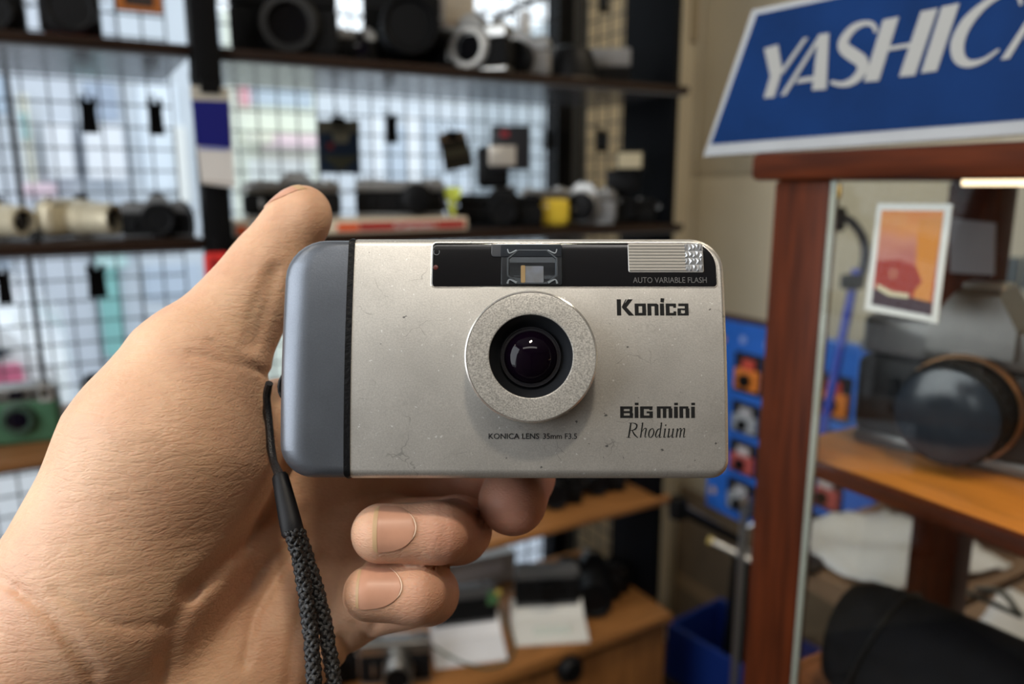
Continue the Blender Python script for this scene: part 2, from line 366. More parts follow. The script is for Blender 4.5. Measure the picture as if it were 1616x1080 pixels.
building('grey street building beyond the bright gap', 884, 1010, 3.2, (.60, .64, .66), 7.2, [('window', (.45, .50, .54), (880, 30, 960, 130), .03)])
# parked white car, tail towards the grid
CARW = mat('white_car_paint', (.82, .83, .85), .25, coat=.5)
cy0 = 3.3; xt = x_at(112, cy0, 1.0)
car = thing('car', 'white parked car with pinkish tail lights outside the window', 'car', (xt - 2.1, cy0 + .85, -.345))
prof = [(-2.1, .35), (-2.08, .75), (-1.9, .95), (-1.0, 1.05), (-.5, 1.45), (.6, 1.52), (1.5, 1.47), (1.92, 1.32), (2.06, 1.12), (2.1, .62), (2.05, .35)]
MB().loft([[(p[0] * (1 if abs(y) < .8 else .985), y, p[1] if p[1] < 1.2 or abs(y) < .8 else p[1] - .04) for p in prof] for y in (-.85, -.72, .72, .85)]).build('body', CARW, car, smooth=25)
k = MB().prism([(-.85, 1.10), (-.45, 1.42), (.35, 1.48), (.35, 1.10)], -.866, -.84, frame((1, 0, 0), (0, 0, 1), (0, 1, 0))); k.prism([(.45, 1.10), (.45, 1.46), (1.45, 1.40), (1.90, 1.20), (1.55, 1.08)], -.866, -.84, frame((1, 0, 0), (0, 0, 1), (0, 1, 0)))
k.build('side_window', mat('car_glass', (.05, .07, .09), .05, coat=.5), car)
for x, z0, z1, w_ in ((1.86, .96, 1.16, .13), (1.45, .74, .88, .5)):
    MB().rbox(x - w_ / 2, x + w_ / 2, z0, z1, -.885, -.84, b=.02, seg=2, n=2, M=frame((1, 0, 0), (0, 0, 1), (0, 1, 0))).build('tail_light', mat('pink_red_lens', (.62, .16, .26), .2), car)
MB().rbox(2.05, 2.125, -.8, .8, .45, .68, b=.03, seg=2).build('bumper', CARW, car)
for x in (-1.35, 1.3):
    for y in (-.86, .70):
        w_ = MB().cyl((x, y, .31), (x, y + .17, .31), .31, n=24).build('wheel', mat('tyre_rubber', (.02, .02, .02), .8), car)
        MB().cyl((x, y - .005 if y < 0 else y + .13, .31), (x, y + .04 if y < 0 else y + .175, .31), .19, n=20).build('hub_cap', SILV, w_)
# ------------------------------------------------------------------ cameras and small things on the shelves
def slr(label, loc, rz, w, h, top=BLK, skin=LEATH, lens='mount', lm=BLK, lr=.34, ll=.30, group=None, lens_x=.04, prism=True, name='film_camera', cap=None, accent=None, lean=0):
    """a single lens reflex in front view, w wide and h high; lens: 'mount' (open bayonet), 'lens' (with glass), 'cap'"""
    t = face_thing(name, label, 'camera', loc, rz, group, lean); d = h * .36
    bh = h * (.80 if prism else .97)
    MB().rbox(-w / 2, w / 2, bh * .09, bh * .70, -d, 0, b=.004 * w / .14, r=.008 * w / .14, seg=3).build('body', skin, t)
    MB().rbox(-w / 2 * .99, w / 2 * .99, bh * .70, bh, -d * .96, -d * .04, b=.004 * w / .14, r=.006 * w / .14, seg=3).build('top_plate', top, t)
    MB().rbox(-w / 2 * .99, w / 2 * .99, 0, bh * .10, -d * .97, -d * .03, b=.002, r=.003, seg=2).build('bottom_plate', top, t)
    cx = lens_x * w
    if prism:
        a, b = w * .19, w * .10
        MB().loft([[(cx - x_, y_, -d * .95), (cx + x_, y_, -d * .95), (cx + x_ * .95, y_, d * f_), (cx - x_ * .95, y_, d * f_)] for x_, y_, f_ in ((a, bh * .80, .10), (a, bh, .10), (b, h * .97, .02), (b * .8, h, -.2))]).build('prism_housing', top, t, smooth=20)
        MB().rbox(cx - .012 * w / .14, cx + .012 * w / .14, h * .995, h * 1.025, -d * .8, -d * .25, b=.001, seg=1, n=1).build('accessory_shoe', CHR, t)
    R = h * lr; ly = max(bh * .43, R * 1.14 + .001)
    if lens == 'mount':
        MB().lathe([(R * 1.12, 0), (R * 1.12, h * .06), (R, h * .08), (R * .98, h * .10)], (cx, ly, 0), 36, cap1=False).build('mount_base', top, t)
        mt = MB().lathe([(R, h * .09), (R * .98, h * .115), (R * .74, h * .115), (R * .72, h * .09), (R * .70, h * .02)], (cx, ly, 0), 36, cap0=False, cap1=False).build('lens_mount', mat('pale_chrome_ring', (.62, .60, .56), .25, .45) if lm is CHR else mat('worn_black_metal', (.05, .05, .05), .25, .8), t)
        MB().lathe([(R * .71, h * .09), (R * .68, .002), (.0005, .001)], (cx, ly, 0), 32, cap0=False).build('mirror_box', BLKG, mt)
    else:
        L = h * ll
        pr = [(R * 1.08, -.002), (R * 1.08, L * .16), (R, L * .18), (R, L * .42), (R * .96, L * .44), (R * .96, L * .50), (R * 1.02, L * .52), (R * 1.02, L * .84), (R * .97, L * .87), (R * .97, L)]
        lb = MB().lathe(pr + [(R * .86, L), (R * .80, L * .93)], (cx, ly, 0), 40, cap1=False).build('lens_barrel', lm, t, smooth=25)
        if cap: MB().lathe([(R * .95, L * .95), (R * .95, L * 1.04), (R * .90, L * 1.07), (R * .3, L * 1.07)], (cx, ly, 0), 36).build('lens_cap', cap, lb)
        else: MB().lathe([(R * .84, L * .92), (R * .84, L * .95), (R * .70, L * .90), (R * .62, L * .80)], (cx, ly, 0), 36, cap1=False).build('front_ring', BLK, lb); MB().lathe([(R * .66, L * .80), (R * .55, L * .86), (R * .3, L * .90), (.0004, L * .915)], (cx, ly, 0), 32, cap0=False).build('front_glass', LENSV, lb)
        m_ = MB()
        for i in range(30):
            a = 2 * math.pi * i / 30; m_.box(-.0011, .0011, R * 1.0, R * 1.05, L * .56, L * .80, Matrix.Translation((cx, ly, 0)) @ Matrix.Rotation(a, 4, 'Z'))
        m_.build('grip_rib', lm, lb, kind='stuff', smooth=0)
    for x_, r_, hh in ((-w * .36, .0115, .05), (-w * .22, .008, .04), (w * .36, .0105, .06), (w * .27, .0045, .05)):
        k = w / .14; MB().cyl((x_, bh - .001, -d * .5), (x_, bh + h * hh, -d * .5), r_ * k, r_ * k * .94, 20).build('dial' if r_ > .006 else 'shutter_button', top if top is not BLK else CHR if r_ < .006 else BLK, t)
    MB().rbox(-w * .47, -w * .26, bh * .97, bh * 1.035, -d * .9, -d * .7, b=.002, seg=2).build('winding_lever', top, t)
    MB().rbox(-w * .33, -w * .285, bh * .28, bh * .56, 0, .005, b=.002, seg=2).build('self_timer_lever', CHR if top is CHR else BLK, t)
    for sgn in (-1, 1):
        MB().tube([(sgn * (w / 2 + .004 + .004 * math.cos(a)), bh * .72 + .005 * math.sin(a), -d * .5) for a in [2 * math.pi * i / 10 for i in range(11)]], .0009, 6).build('strap_lug', CHR, t)
    if accent: MB().rbox(-w * .46, -w * .20, bh * .74, bh * .90, -d * .05, .0006, b=.0004, seg=1).build('name_plate', accent, t)
    return t
def compact(label, loc, rz, w, h, body, top=None, lens=BLK, lx=.08, lr=.30, ll=.35, group=None, name='compact_film_camera', windows=True, front=None, shape=.012):
    t = face_thing(name, label, 'camera', loc, rz, group); d = h * .5
    MB().rbox(-w / 2, w / 2, 0, h * (.80 if top else 1), -d, 0, b=shape * .6, r=shape, seg=4, n=5).build('body', body, t)
    if top: MB().rbox(-w / 2 * .995, w / 2 * .995, h * .72, h, -d * .98, -.001, b=.003, r=.005, seg=3).build('top_plate', top, t)
    R = h * lr; L = h * ll; c = (lx * w, h * .46, 0)
    lb = MB().lathe([(R * 1.15, -.001), (R * 1.1, L * .3), (R, L * .34), (R, L * .8), (R * .94, L), (R * .74, L), (R * .66, L * .8)], c, 36, cap1=False).build('lens_barrel', lens, t, smooth=25)
    MB().lathe([(R * .68, L * .80), (R * .5, L * .86), (.0004, L * .9)], c, 28, cap0=False).build('front_glass', LENSG, lb)
    if windows:
        MB().rbox(lx * w - w * .09, lx * w + w * .09, h * .80, h * .94, -.002, .0012, b=.0008, seg=2).build('viewfinder_window', LENSG, t)
        MB().rbox(w * .28, w * .45, h * .72, h * .93, -.002, .0015, b=.001, seg=2).build('flash_window', mat('flash_window', (.55, .55, .52), .2, .3), t)
    if front: MB().rbox(-w * .46, w * .46, h * .12, h * .70, -.001, .0015, b=.001, r=.006, seg=2).build('front_leather', front, t)
    MB().cyl((-w * .33, h - .001, -d * .5), (-w * .33, h + .004, -d * .5), .006, .0055, 18).build('shutter_button', CHR, t)
    MB().cyl((w * .30, h - .001, -d * .5), (w * .30, h + .005, -d * .5), .009, .0085, 18).build('rewind_knob', top or BLK, t)
    return t
def spot(px0, px1, pyt, Y, z):
    """where a thing stands on a board: centre, width and height from its edges in the photograph"""
    a, b = x_at(px0, Y, z), x_at(px1, Y, z); c = (a + b) / 2
    pc = (px0 + px1) / 2
    return (c, Y, z + .0006), b - a, hit_y(pc, pyt, Y)[2] - z
Z1, Z2, Z3, Z4 = SHZ
VIEW = lambda px: -(math.radians(30) + math.atan((px - 808) / F_PX))      # turn that squares a thing up to the lens at px
# --- top board
l, w, h = spot(372, 526, -52, 1.205, Z1); slr('large black film camera with an empty lens mount on the top board', l, -.30, w * 1.08, h, top=BLK, lens='mount', lm=BLK, lr=.32)
l, w, h = spot(72, 158, -58, 1.22, Z1); t = slr('black film camera on a red card beside the black post', l, -.1, w * 1.1, h, lens='lens', lr=.3)
c_ = MB().rbox(l[0] - w * .6, l[0] + w * .5, l[1] - .045, l[1] + .05, Z1, Z1 + .004, b=.001, seg=1); o = c_.build('red_card', mat('red_card', (.45, .04, .04), .5)); tag(o, 'red card under the black film camera on the top board', 'card')
t.location.z += .004
l, w, h = spot(-60, 40, -45, 1.22, Z1); slr('black film camera at the far end of the top board', l, -.1, w * 1.05, h, lens='lens', lr=.3)
# framed card hung on the grid
x0, x1, z0, z1 = rect_y(177, -60, 256, 23, YG - .015)
fr0 = thing('framed_card', 'dark brown card in an orange frame hung on the grid', 'frame', ((x0 + x1) / 2, YG - .018, z0), (math.pi / 2, 0, 0))
w = x1 - x0; h = z1 - z0
MB().rbox(-w / 2, w / 2, 0, h, -.006, 0, b=.001, seg=1).build('backing', mat('dark_card', (.05, .035, .03), .5), fr0)
k = MB()
for q in ((-w / 2, -w / 2 + .012, 0, h), (w / 2 - .012, w / 2, 0, h), (-w / 2 + .012, w / 2 - .012, 0, .008)): k.box(q[0], q[1], q[2], q[3], 0, .004)
k.build('border', mat('orange_border', (.55, .17, .03), .5), fr0)
l, w, h = spot(536, 592, 48, 1.22, Z1); compact('small silver topped black camera beside the long lens', l, -.2, w * 1.1, h, BLK, top=SILV, ll=.2)
# big telephoto on a black body
l, w, h = spot(582, 690, -40, 1.29, Z1 + .012)
t = slr('black film camera with a wide fast lens facing the viewer on the top board', l, VIEW(640) * .85, w * 1.05, h, lens='none', lr=.30, ll=.70, lm=BLK, cap=None)
for ch in list(t.children):
    if ch.name.startswith('lens_barrel'):
        for c2 in ch.children:
            if c2.name.startswith('front_glass'): c2.data.materials[0] = LENSV
MB().rbox(l[0] - .05, l[0] + .05, l[1] - .01, l[1] + .05, Z1, Z1 + .012, b=.001, seg=1).build('card_stand', BLK); tag(bpy.data.objects['card_stand'], 'flat black block under the wide fast lens camera', 'stand')
l, w, h = spot(696, 786, 22, 1.195, Z1); slr('silver film camera with a bright chrome lens mount turned sideways', l, -.95, w * 1.25, h, top=CHR, lens='mount', lm=CHR, lr=.36, lens_x=0)
l, w, h = spot(776, 848, 46, 1.22, Z1); slr('small silver film camera with a stubby black lens', l, -.75, w * 1.3, h, top=SILV, skin=mat('grey_leather', (.25, .24, .23), .5), lens='lens', lr=.33, ll=.42)
# caps, flash and papers at the board's end
l, w, h = spot(862, 938, 74, 1.23, Z1)
t = thing('domed_hood', 'black domed lens hood standing near the board end', 'lens hood', l); MB().lathe([(w * .46, 0), (w * .44, h * .5), (w * .34, h * .9), (w * .2, h), (w * .05, h)], n=32).build('hood', BLK, t); MB().lathe([(w * .47, 0), (w * .47, h * .12), (w * .44, h * .14)], n=32).build('rim', BLK, t)
l, w, h = spot(915, 985, 76, 1.25, Z1 + .004)
t = face_thing('flash_unit', 'grey topped flash unit lying on papers at the board end', 'flash', l, -.6); MB().rbox(-w / 2, w / 2, 0, h * .6, -.05, 0, b=.004, seg=2).build('body', BLK, t); MB().rbox(-w * .25, w / 2, h * .5, h, -.045, .004, b=.004, seg=2).build('flash_head', GREYP, t)
for i, (a, b, zz, rz) in enumerate(((885, 955, 0, .1), (925, 1006, .0016, -.15))):
    l, w, h = spot(a, b, 60, 1.205 + i * .02, Z1)
    t = thing('paper_slip', ('tan paper slip at the end of the top board', 'tan paper slip under the grey topped flash unit')[i], 'paper', (l[0], l[1], Z1 + zz), (0, 0, rz)); MB().box(-w * .6, w * .6, -.045, .05, 0, .0014).build('sheet', mat('tan_paper', (.55, .46, .36), .7), t, smooth=0)
# tan box and diagonal strap behind
l, w, h = spot(692, 738, -60, 1.36, Z1); t = thing('cardboard_box', 'tan cardboard box behind the silver film camera', 'box', l); MB().rbox(-w / 2, w / 2, -.03, .03, 0, h, b=.001, seg=1).build('carton', mat('tan_card', (.34, .27, .21), .7), t); MB().box(-w * .5, w * .5, -.0305, -.0302, h * .5, h * .8).build('label', mat('tan_label', (.5, .44, .36), .6), t)
a = hit_y(778, 32, 1.40); b = hit_y(868, -8, 1.40)
k = MB().tube([P3(a), P3((a + b) / 2 + np.array([0, 0, .004])), P3(b)], .0055, 8).build('camera_strap', mat('dark_strap', (.04, .045, .05), .6)); tag(k, 'dark strap stretched slantwise before the upper grid', 'strap')
l, w, h = spot(817, 836, 18, 1.37, Z1); t = thing('film_canister', 'small white film canister standing before the grid', 'canister', l); MB().lathe([(w * .45, 0), (w * .45, h * .88), (w * .30, h * .9), (w * .30, h)], n=20).build('can', WHITE, t)

# --- second board
l, w, h = spot(-70, 42, 322, 1.21, Z2); compact('champagne zoom camera cut by the picture edge', (l[0], l[1] + .02, l[2] + .003), .75, w, h, CREAM, lens=CREAM, lx=.1, lr=.42, ll=1.0, windows=True, shape=.018)
l, w, h = spot(60, 197, 318, 1.22, Z2); t = compact('champagne zoom camera with a long pale barrel beside the grey camera', (l[0] - .005, l[1] + .025, l[2] + .003), .85, w * .95, h, CREAM, lens=CREAM, lx=.05, lr=.43, ll=1.15, shape=.018)
MB().rbox(w * .34, w * .43, h * .2, h * .85, -.001, .002, b=.001, r=.004, seg=2).build('hand_grip', BLK, t)
l, w, h = spot(44, 66, 352, 1.19, Z2); t = face_thing('loose_cap', 'small black lens cap leaning between the champagne cameras', 'lens cap', l, -.3, lean=-.35); MB().lathe([(w * .5, -.005), (w * .5, 0), (w * .4, .001)], (0, w * .5, 0), 24).build('cap', BLK, t); MB().box(-w * .2, w * .2, w * .4, w * .6, .001, .003).build('grip_tab', BLK, t)
l, w, h = spot(196, 300, 308, 1.20, Z2); slr('grey metal film camera with a black lens beside the black post', l, -.18, w * 1.05, h, top=mat('grey_enamel', (.17, .17, .17), .4, .3), lens='lens', lr=.36, ll=.3)
pts = [hit_y(x, y, 1.19) for x, y in ((292, 322), (301, 335), (305, 355), (303, 375), (298, 384))]
tag(MB().tube(smooth_line(pts, 5), .003, 8).build('camera_strap', mat('black_strap', (.015, .015, .016), .6)), 'short black strap hanging beside the grey metal film camera', 'strap')
l, w, h = spot(393, 529, 274, 1.22, Z2 + .022); slr('silver and black film camera behind the thumb tip', l, -.35, w * 1.1, h, top=CHR, lens='lens', lr=.33, ll=.3, accent=None)
l, w, h = spot(572, 692, 284, 1.22, Z2 + .022); slr('flat topped silver and black film camera above the red label strip', l, -.35, w * 1.1, h, top=SILV, lens='lens', lr=.40, ll=.42, cap=BLK, prism=False, lens_x=.18)
# riser box with the red label strip along its front
Z2 += .0005; x0 = x_at(372, 1.165, Z2); x1 = x_at(738, 1.165, Z2)
rs = thing('display_riser', 'low cream riser with a red and orange label strip on its front', 'riser', ((x0 + x1) / 2, 1.165, Z2)); w = x1 - x0
MB().rbox(-w / 2, w / 2, 0, .12, 0, .0215, b=.001, seg=1).build('box', mat('cream_card', (.80, .68, .52), .6), rs)
def strip(px0, px1, y0, y1, m, name='label_block', th=.0012):
    a = x_at(px0, 1.165, Z2) - (x0 + x1) / 2; b = x_at(px1, 1.165, Z2) - (x0 + x1) / 2
    return MB().box(a, b, -th, .0, y0, y1).build(name, m, rs, smooth=0)
REDL = mat('red_print', (.42, .012, .012), .5); ORL = mat('orange_print', (.85, .10, .012), .5)
strip(374, 390, .004, .014, ORL); strip(533, 566, .004, .015, ORL); strip(568, 618, .004, .016, REDL); strip(618, 688, .004, .016, REDL); strip(690, 733, .004, .016, REDL); strip(398, 426, .0150, .0205, mat('blue_print', (.10, .30, .62), .5))
tx = text_mesh('Canon', .013, mat('white_print', (.85, .80, .78), .5), 'label_lettering', rs, 0, 0, 0, width=x_at(684, 1.165, Z2) - x_at(622, 1.165, Z2), thick=.0003)
tx.matrix_local = Matrix.Translation((x_at(622, 1.165, Z2) - (x0 + x1) / 2, -.0017, .0055)) @ Matrix.Rotation(math.pi / 2, 4, 'X')
# yellow card flag
l, w, h = spot(700, 726, 296, 1.20, Z2 + .022); t = thing('price_card', 'fluorescent yellow price card standing beside the black flash camera', 'card', l, (0, 0, -.5)); MB().prism([(-w * .5, h), (-w * .45, h * .62), (-w * .16, h * .5), (-w * .16, 0), (w * .2, 0), (w * .2, h * .5), (w * .5, h * .7), (w * .5, h)], 0, .0015, frame((1, 0, 0), (0, 0, 1), (0, -1, 0))).build('card', mat('fluorescent_yellow', (.80, .90, .12), .6), t)
# black camera with flash
l, w, h = spot(728, 846, 298, 1.22, Z2); t = slr('black film camera carrying a tall flash gun', l, -.5, w * 1.02, h, lens='lens', lr=.36, ll=.4)
l2, w2, h2 = spot(756, 832, 200, 1.24, Z2 + h)
fg = face_thing('flash_gun', 'black flash gun with a pale lamp window on the black camera', 'flash', (l2[0], l2[1], Z2 + h * 1.02), VIEW(790))
MB().rbox(-w2 * .48, w2 * .10, 0, h2 * .68, -.045, 0, b=.008, r=.010, seg=3).build('body', BLK, fg)
MB().rbox(-w2 * .22, w2 * .48, h2 * .30, h2, -.05, .008, b=.004, seg=3).build('flash_head', mat('flash_black', (.02, .02, .024), .35), fg)
MB().rbox(-w2 * .26, w2 * .22, h2 * .36, h2 * .68, .008, .011, b=.001, seg=2).build('lamp_window', mat('lamp_window', (.66, .60, .52), .25, .3), fg)
MB().rbox(-w2 * .06, w2 * .10, h2 * .82, h2 * .92, .008, .0095, b=.0005, seg=1).build('red_mark', mat('red_mark', (.35, .02, .03), .5), fg)
MB().rbox(-w2 * .2, w2 * .2, -.006, .004, -.035, -.005, b=.001, seg=1).build('shoe_foot', CHR, fg)
pts = [hit_y(x, y, 1.185) for x, y in ((697, 300), (703, 322), (712, 345), (724, 360), (742, 364))]
tag(MB().tube(smooth_line(pts, 5), .0035, 8).build('camera_strap', mat('black_strap', (.015, .015, .016), .6)), 'black strap hanging beside the yellow price card', 'strap')
l, w, h = spot(834, 886, 300, 1.20, Z2); t = compact('yellow fronted silver topped camera beside the chrome lens', l, -.45, w * 1.25, h, YEL, top=CHR, lens=CHR, lx=.6, lr=.05, ll=.1, front=YEL, windows=False)
l, w, h = spot(878, 952, 288, 1.22, Z2); slr('silver film camera with a chrome ringed black lens beside the yellow camera', l, -.75, w * 1.2, h, top=CHR, skin=GREYP, lens='lens', lm=SILV, cap=BLK, lr=.36, ll=.4)
l, w, h = spot(944, 1012, 306, 1.22, Z2); slr('black film camera in the dark corner beneath a flash bracket', l, -.6, w * 1.3, h, lens='lens', lr=.36, ll=.35)
l2, w2, h2 = spot(962, 1008, 238, 1.205, Z2 + h)
fg = face_thing('flash_gun', 'black flash gun with a cream lamp window in the dark corner', 'flash', (l2[0], l2[1], Z2 + h * 1.02), VIEW(1010))
MB().rbox(-w2 * .5, w2 * .4, h2 * .0, h2 * .55, -.04, 0, b=.005, seg=3).build('body', BLK, fg); MB().rbox(-w2 * .25, w2 * .5, h2 * .5, h2, -.04, .01, b=.004, seg=3).build('flash_head', BLK, fg); MB().rbox(-w2 * .2, w2 * .44, h2 * .58, h2 * .94, .01, .012, b=.001, seg=1).build('lamp_window', mat('cream_lamp_window', (.62, .54, .36), .3, .2), fg)

# --- third board (bay beside the thumb)
l, w, h = spot(-30, 98, 612, 1.22, Z3)
t = compact('green enamelled box camera with a chrome top', l, -.15, w, h, GREEN, top=CHR, lens=mat('dark_green', (.03, .06, .04), .4), lx=.0, lr=.24, ll=.15, windows=True)
MB().rbox(w * .30, w * .42, h * .80, h * .95, -.001, .004, b=.001, seg=1).build('rangefinder_window', CHRB, t)
l, w, h = spot(138, 260, 592, 1.25, Z3); slr('black boxy film camera behind the base of the thumb', l, -.2, w * 1.05, h, lens='lens', lr=.3, ll=.3, prism=False, accent=mat('white_mark', (.6, .6, .6), .5))
l, w, h = spot(700, 830, 560, 1.23, Z3); slr('black film camera hidden behind the held camera', l, -.4, w * 1.05, h, lens='lens')
# --- fourth board, right bay
l, w, h = spot(838, 902, 752, 1.24, Z4); slr('black film camera beneath the held camera beside the middle fingertip', l, -.5, w * 1.3, h * 1.2, lens='lens', lr=.36, ll=.5)
l, w, h = spot(905, 968, 742, 1.25, Z4); slr('black film camera at the end of the lower orange brown board', l, -.5, w * 1.3, h * 1.2, lens='lens', lr=.36, ll=.5)
# --- counter
def on_low(px, py, z=None): return hit_z(px, py, ZLOW + .0007 if z is None else z)
a = on_low(625, 1082); slr('silver topped black camera with a chrome lens on the counter', a, -.42, .125, .085, top=CHR, lens='lens', lm=CHR, lr=.30, ll=.45, prism=False)
a = on_low(540, 1088); slr('small black camera at the counter edge beside the strap', a + np.array([-.02, .02, 0]), -.3, .11, .08, lens='lens', lr=.30, ll=.4, prism=False)
def easel(label, px, py, w, dep, hgt, rz, cardm):
    """white card bent into a sloping stand"""
    p = on_low(px, py); t = thing('card_stand', label, 'stand', p, (0, 0, rz))
    pr = [(0, 0), (.0, .004), (dep * .55, hgt * .45), (dep * .62, hgt * .45), (dep, hgt), (dep + .006, hgt), (dep + .006, 0)]
    MB().prism(pr, -w / 2, w / 2, frame((0, 1, 0), (0, 0, 1), (1, 0, 0))).build('sheet', cardm, t, smooth=0)
    return t
GLOSSW = mat('glossy_white_card', (.80, .80, .82), .18)
e1 = easel('glossy white card stand under the dark camera with a green tag', 745, 1050, .135, .085, .05, -.30, GLOSSW)
e2 = easel('white card stand under the black folding camera', 872, 1018, .145, .085, .05, -.42, mat('cream_white_card', (.74, .73, .68), .5))
MB().box(-.045, .03, -.0006, 0, .0, .018).build('print_block', mat('pale_print', (.62, .66, .60), .5), e2).matrix_local = Matrix.Translation((.01, .016, .010)) @ Matrix.Rotation(-.55, 4, 'X')
def ontop(e, dz, dy, fn, label, **kw):
    p = np.array(e.matrix_world.translation if False else e.location); rz = e.rotation_euler.z
    return fn(label, p + np.array([-math.sin(rz) * dy, math.cos(rz) * dy, dz]), rz, **kw)
ontop(e1, .0405, .070, slr, 'dark flat camera with a small green tag on the glossy stand', w=.125, h=.075, lens='cap', lr=.01, ll=.05, prism=False, top=mat('dark_grey_top', (.10, .10, .10), .4))
ontop(e2, .0405, .070, slr, 'black folding camera with worn chrome details on the white stand', w=.130, h=.085, lens='lens', lr=.26, ll=.16, prism=False, top=mat('dark_grey_top', (.10, .10, .10), .4))
p = np.array(e1.location) + np.array([.068, .040, .10]); k = thing('price_tag', 'small green and yellow tag on the dark flat camera', 'tag', p, (.3, 0, -.3)); MB().box(-.012, .010, -.001, 0, -.02, .014).build('tag_card', mat('green_tag', (.08, .22, .08), .5), k); MB().box(.002, .014, -.002, -.001, .004, .018).build('sticker', mat('yellow_sticker', (.70, .55, .12), .5), k)
a = on_low(948, 962); slr('black film camera with a long lens at the end of the counter', a + np.array([0, .04, 0]), -.55, .135, .105, lens='lens', lr=.36, ll=.75)
a = on_low(1000, 935); t = thing('lens', 'short black lens standing beside the counter end', 'lens', a + np.array([-.02, .03, 0])); MB().lathe([(.026, 0), (.026, .02), (.029, .022), (.029, .05), (.027, .055)], n=28).build('barrel', BLK, t); MB().lathe([(.0275, .054), (.0275, .060), (.02, .062)], n=28).build('lens_cap', BLK, t)
pts = [on_low(x, y, ZLOW + dz) for x, y, dz in ((786, 958, .05), (800, 985, .03), (812, 1020, .006), (800, 1045, .004), (770, 1055, .004), (735, 1048, .02), (705, 1034, .04), (680, 1018, .05))]
tag(MB().tube(smooth_line(pts, 6), .0022, 8).build('green_cord', mat('green_cord', (.02, .07, .045), .5)), 'dark green cord looping over the glossy white stand', 'cord')
# white papers behind the dark flat camera
a = on_low(770, 940); t = thing('paper_box', 'pale paper box standing behind the dark flat camera', 'box', a + np.array([0, .06, 0]), (0, 0, -.1)); MB().rbox(-.09, .09, -.015, .015, 0, .065, b=.001, seg=1).build('carton', mat('pale_card', (.50, .48, .44), .6), t); MB().box(-.06, .06, -.0155, -.0151, .02, .05).build('label', WHITE, t)

# --- hooks and cards on the grid
def hook(label, px, py0, py1, wpx, Y=1.455, group=None):
    a = hit_y(px, py0, Y); b = hit_y(px, py1, Y); w = x_at(px + wpx / 2, Y, a[2]) - x_at(px - wpx / 2, Y, a[2]); h = a[2] - b[2]
    t = thing('grid_hook', label, 'hook', (a[0], Y, a[2]), group=group)
    MB().loft([[(-x_, -.004, z_), (x_, -.004, z_), (x_, .006, z_), (-x_, .006, z_)] for x_, z_ in ((w * .30, -h * .14), (w * .42, -h * .2), (w * .5, -h), )]).build('clip', BLK, t, smooth=0)
    MB().box(-w * .5, -w * .18, -.004, .004, -h * .3, -h * .0).box(w * .18, w * .5, -.004, .004, -h * .3, -h * .0).build('clip_horn', BLK, t, smooth=0)
    MB().tube([(0, 0, -h * .16), (0, .012, h * .14), (0, YG - Y + .002, h * .18)], .0016, 6).build('hook_wire', WIRE, t)
    return t
hook('black grid hook nearer the framed card of the two above the champagne cameras', 137, 152, 210, 28)
hook('black grid hook beside the black post above the grey metal camera', 243, 156, 213, 25)
hook('black grid hook between the two hanging cards', 617, 180, 226, 18)
hook('black grid hook below the second board beside the thumb', 150, 418, 470, 30)
hook('black grid hook below the second board cut by the picture edge', 3, 424, 480, 24)
hook('black grid hook above the yellow fronted camera', 868, 205, 236, 14)
hook('black grid hook in the dark end of the bay', 950, 205, 240, 14)
hook('black grid hook hanging high at the dark end of the unit', 953, -10, 20, 14)
def hang_card(name, label, quad, Y, m, extra=(), hook=True):
    P = [hit_y(x, y, Y) for x, y in quad]; c = sum(P) / 4
    t = thing(name, label, 'card', (c[0], Y, c[2]))
    MB().prism([(p[0] - c[0], p[2] - c[2]) for p in P], -.001, .001, frame((1, 0, 0), (0, 0, 1), (0, -1, 0))).build('card', m, t, smooth=0)
    for nm, q, mm_ in extra:
        Q = [hit_y(x, y, Y) for x, y in q]; MB().prism([(p[0] - c[0], p[2] - c[2]) for p in Q], .0011, .0022, frame((1, 0, 0), (0, 0, 1), (0, -1, 0))).build(nm, mm_, t, smooth=0)
    a = hit_y((quad[0][0] + quad[1][0]) / 2, quad[0][1], Y)
    MB().box(-.012, .012, -.004, .004, 0, .016, Matrix.Translation((a[0] - c[0], -.002, a[2] - c[2] - .010))).build('clip', BLK, t)
    if hook: MB().tube([(a[0] - c[0], 0, a[2] - c[2] + .003), (a[0] - c[0] + .02, YG - Y, a[2] - c[2] + .03)], .0014, 6).build('hook_wire', WIRE, t)
    return t
hang_card('hanging_card', 'dark blue and khaki card hanging squarely on the grid', ((500, 190), (566, 190), (569, 275), (504, 271)), 1.44, mat('dark_blue_card', (.015, .035, .075), .5),
    [('header', ((500, 190), (566, 190), (567, 210), (501, 210)), mat('khaki', (.16, .15, .11), .5)), ('emblem', ((522, 206), (552, 206), (548, 226), (528, 226)), mat('khaki_pale', (.26, .24, .17), .5)), ('lower_field', ((506, 246), (567, 246), (540, 268), (534, 268)), mat('khaki_dark', (.08, .08, .05), .5)), ('red_dot', ((516, 226), (526, 226), (526, 236), (516, 236)), mat('dull_red', (.25, .03, .03), .5))])
hang_card('hanging_card', 'brown and black card hanging tilted on the grid', ((692, 212), (732, 206), (748, 262), (703, 272)), 1.43, mat('brown_black_card', (.045, .035, .022), .5),
    [('header', ((692, 212), (732, 206), (735, 218), (695, 225)), mat('tan_header', (.34, .22, .13), .5)), ('text_band', ((699, 238), (738, 231), (741, 243), (702, 250)), mat('olive_band', (.14, .12, .07), .5))])
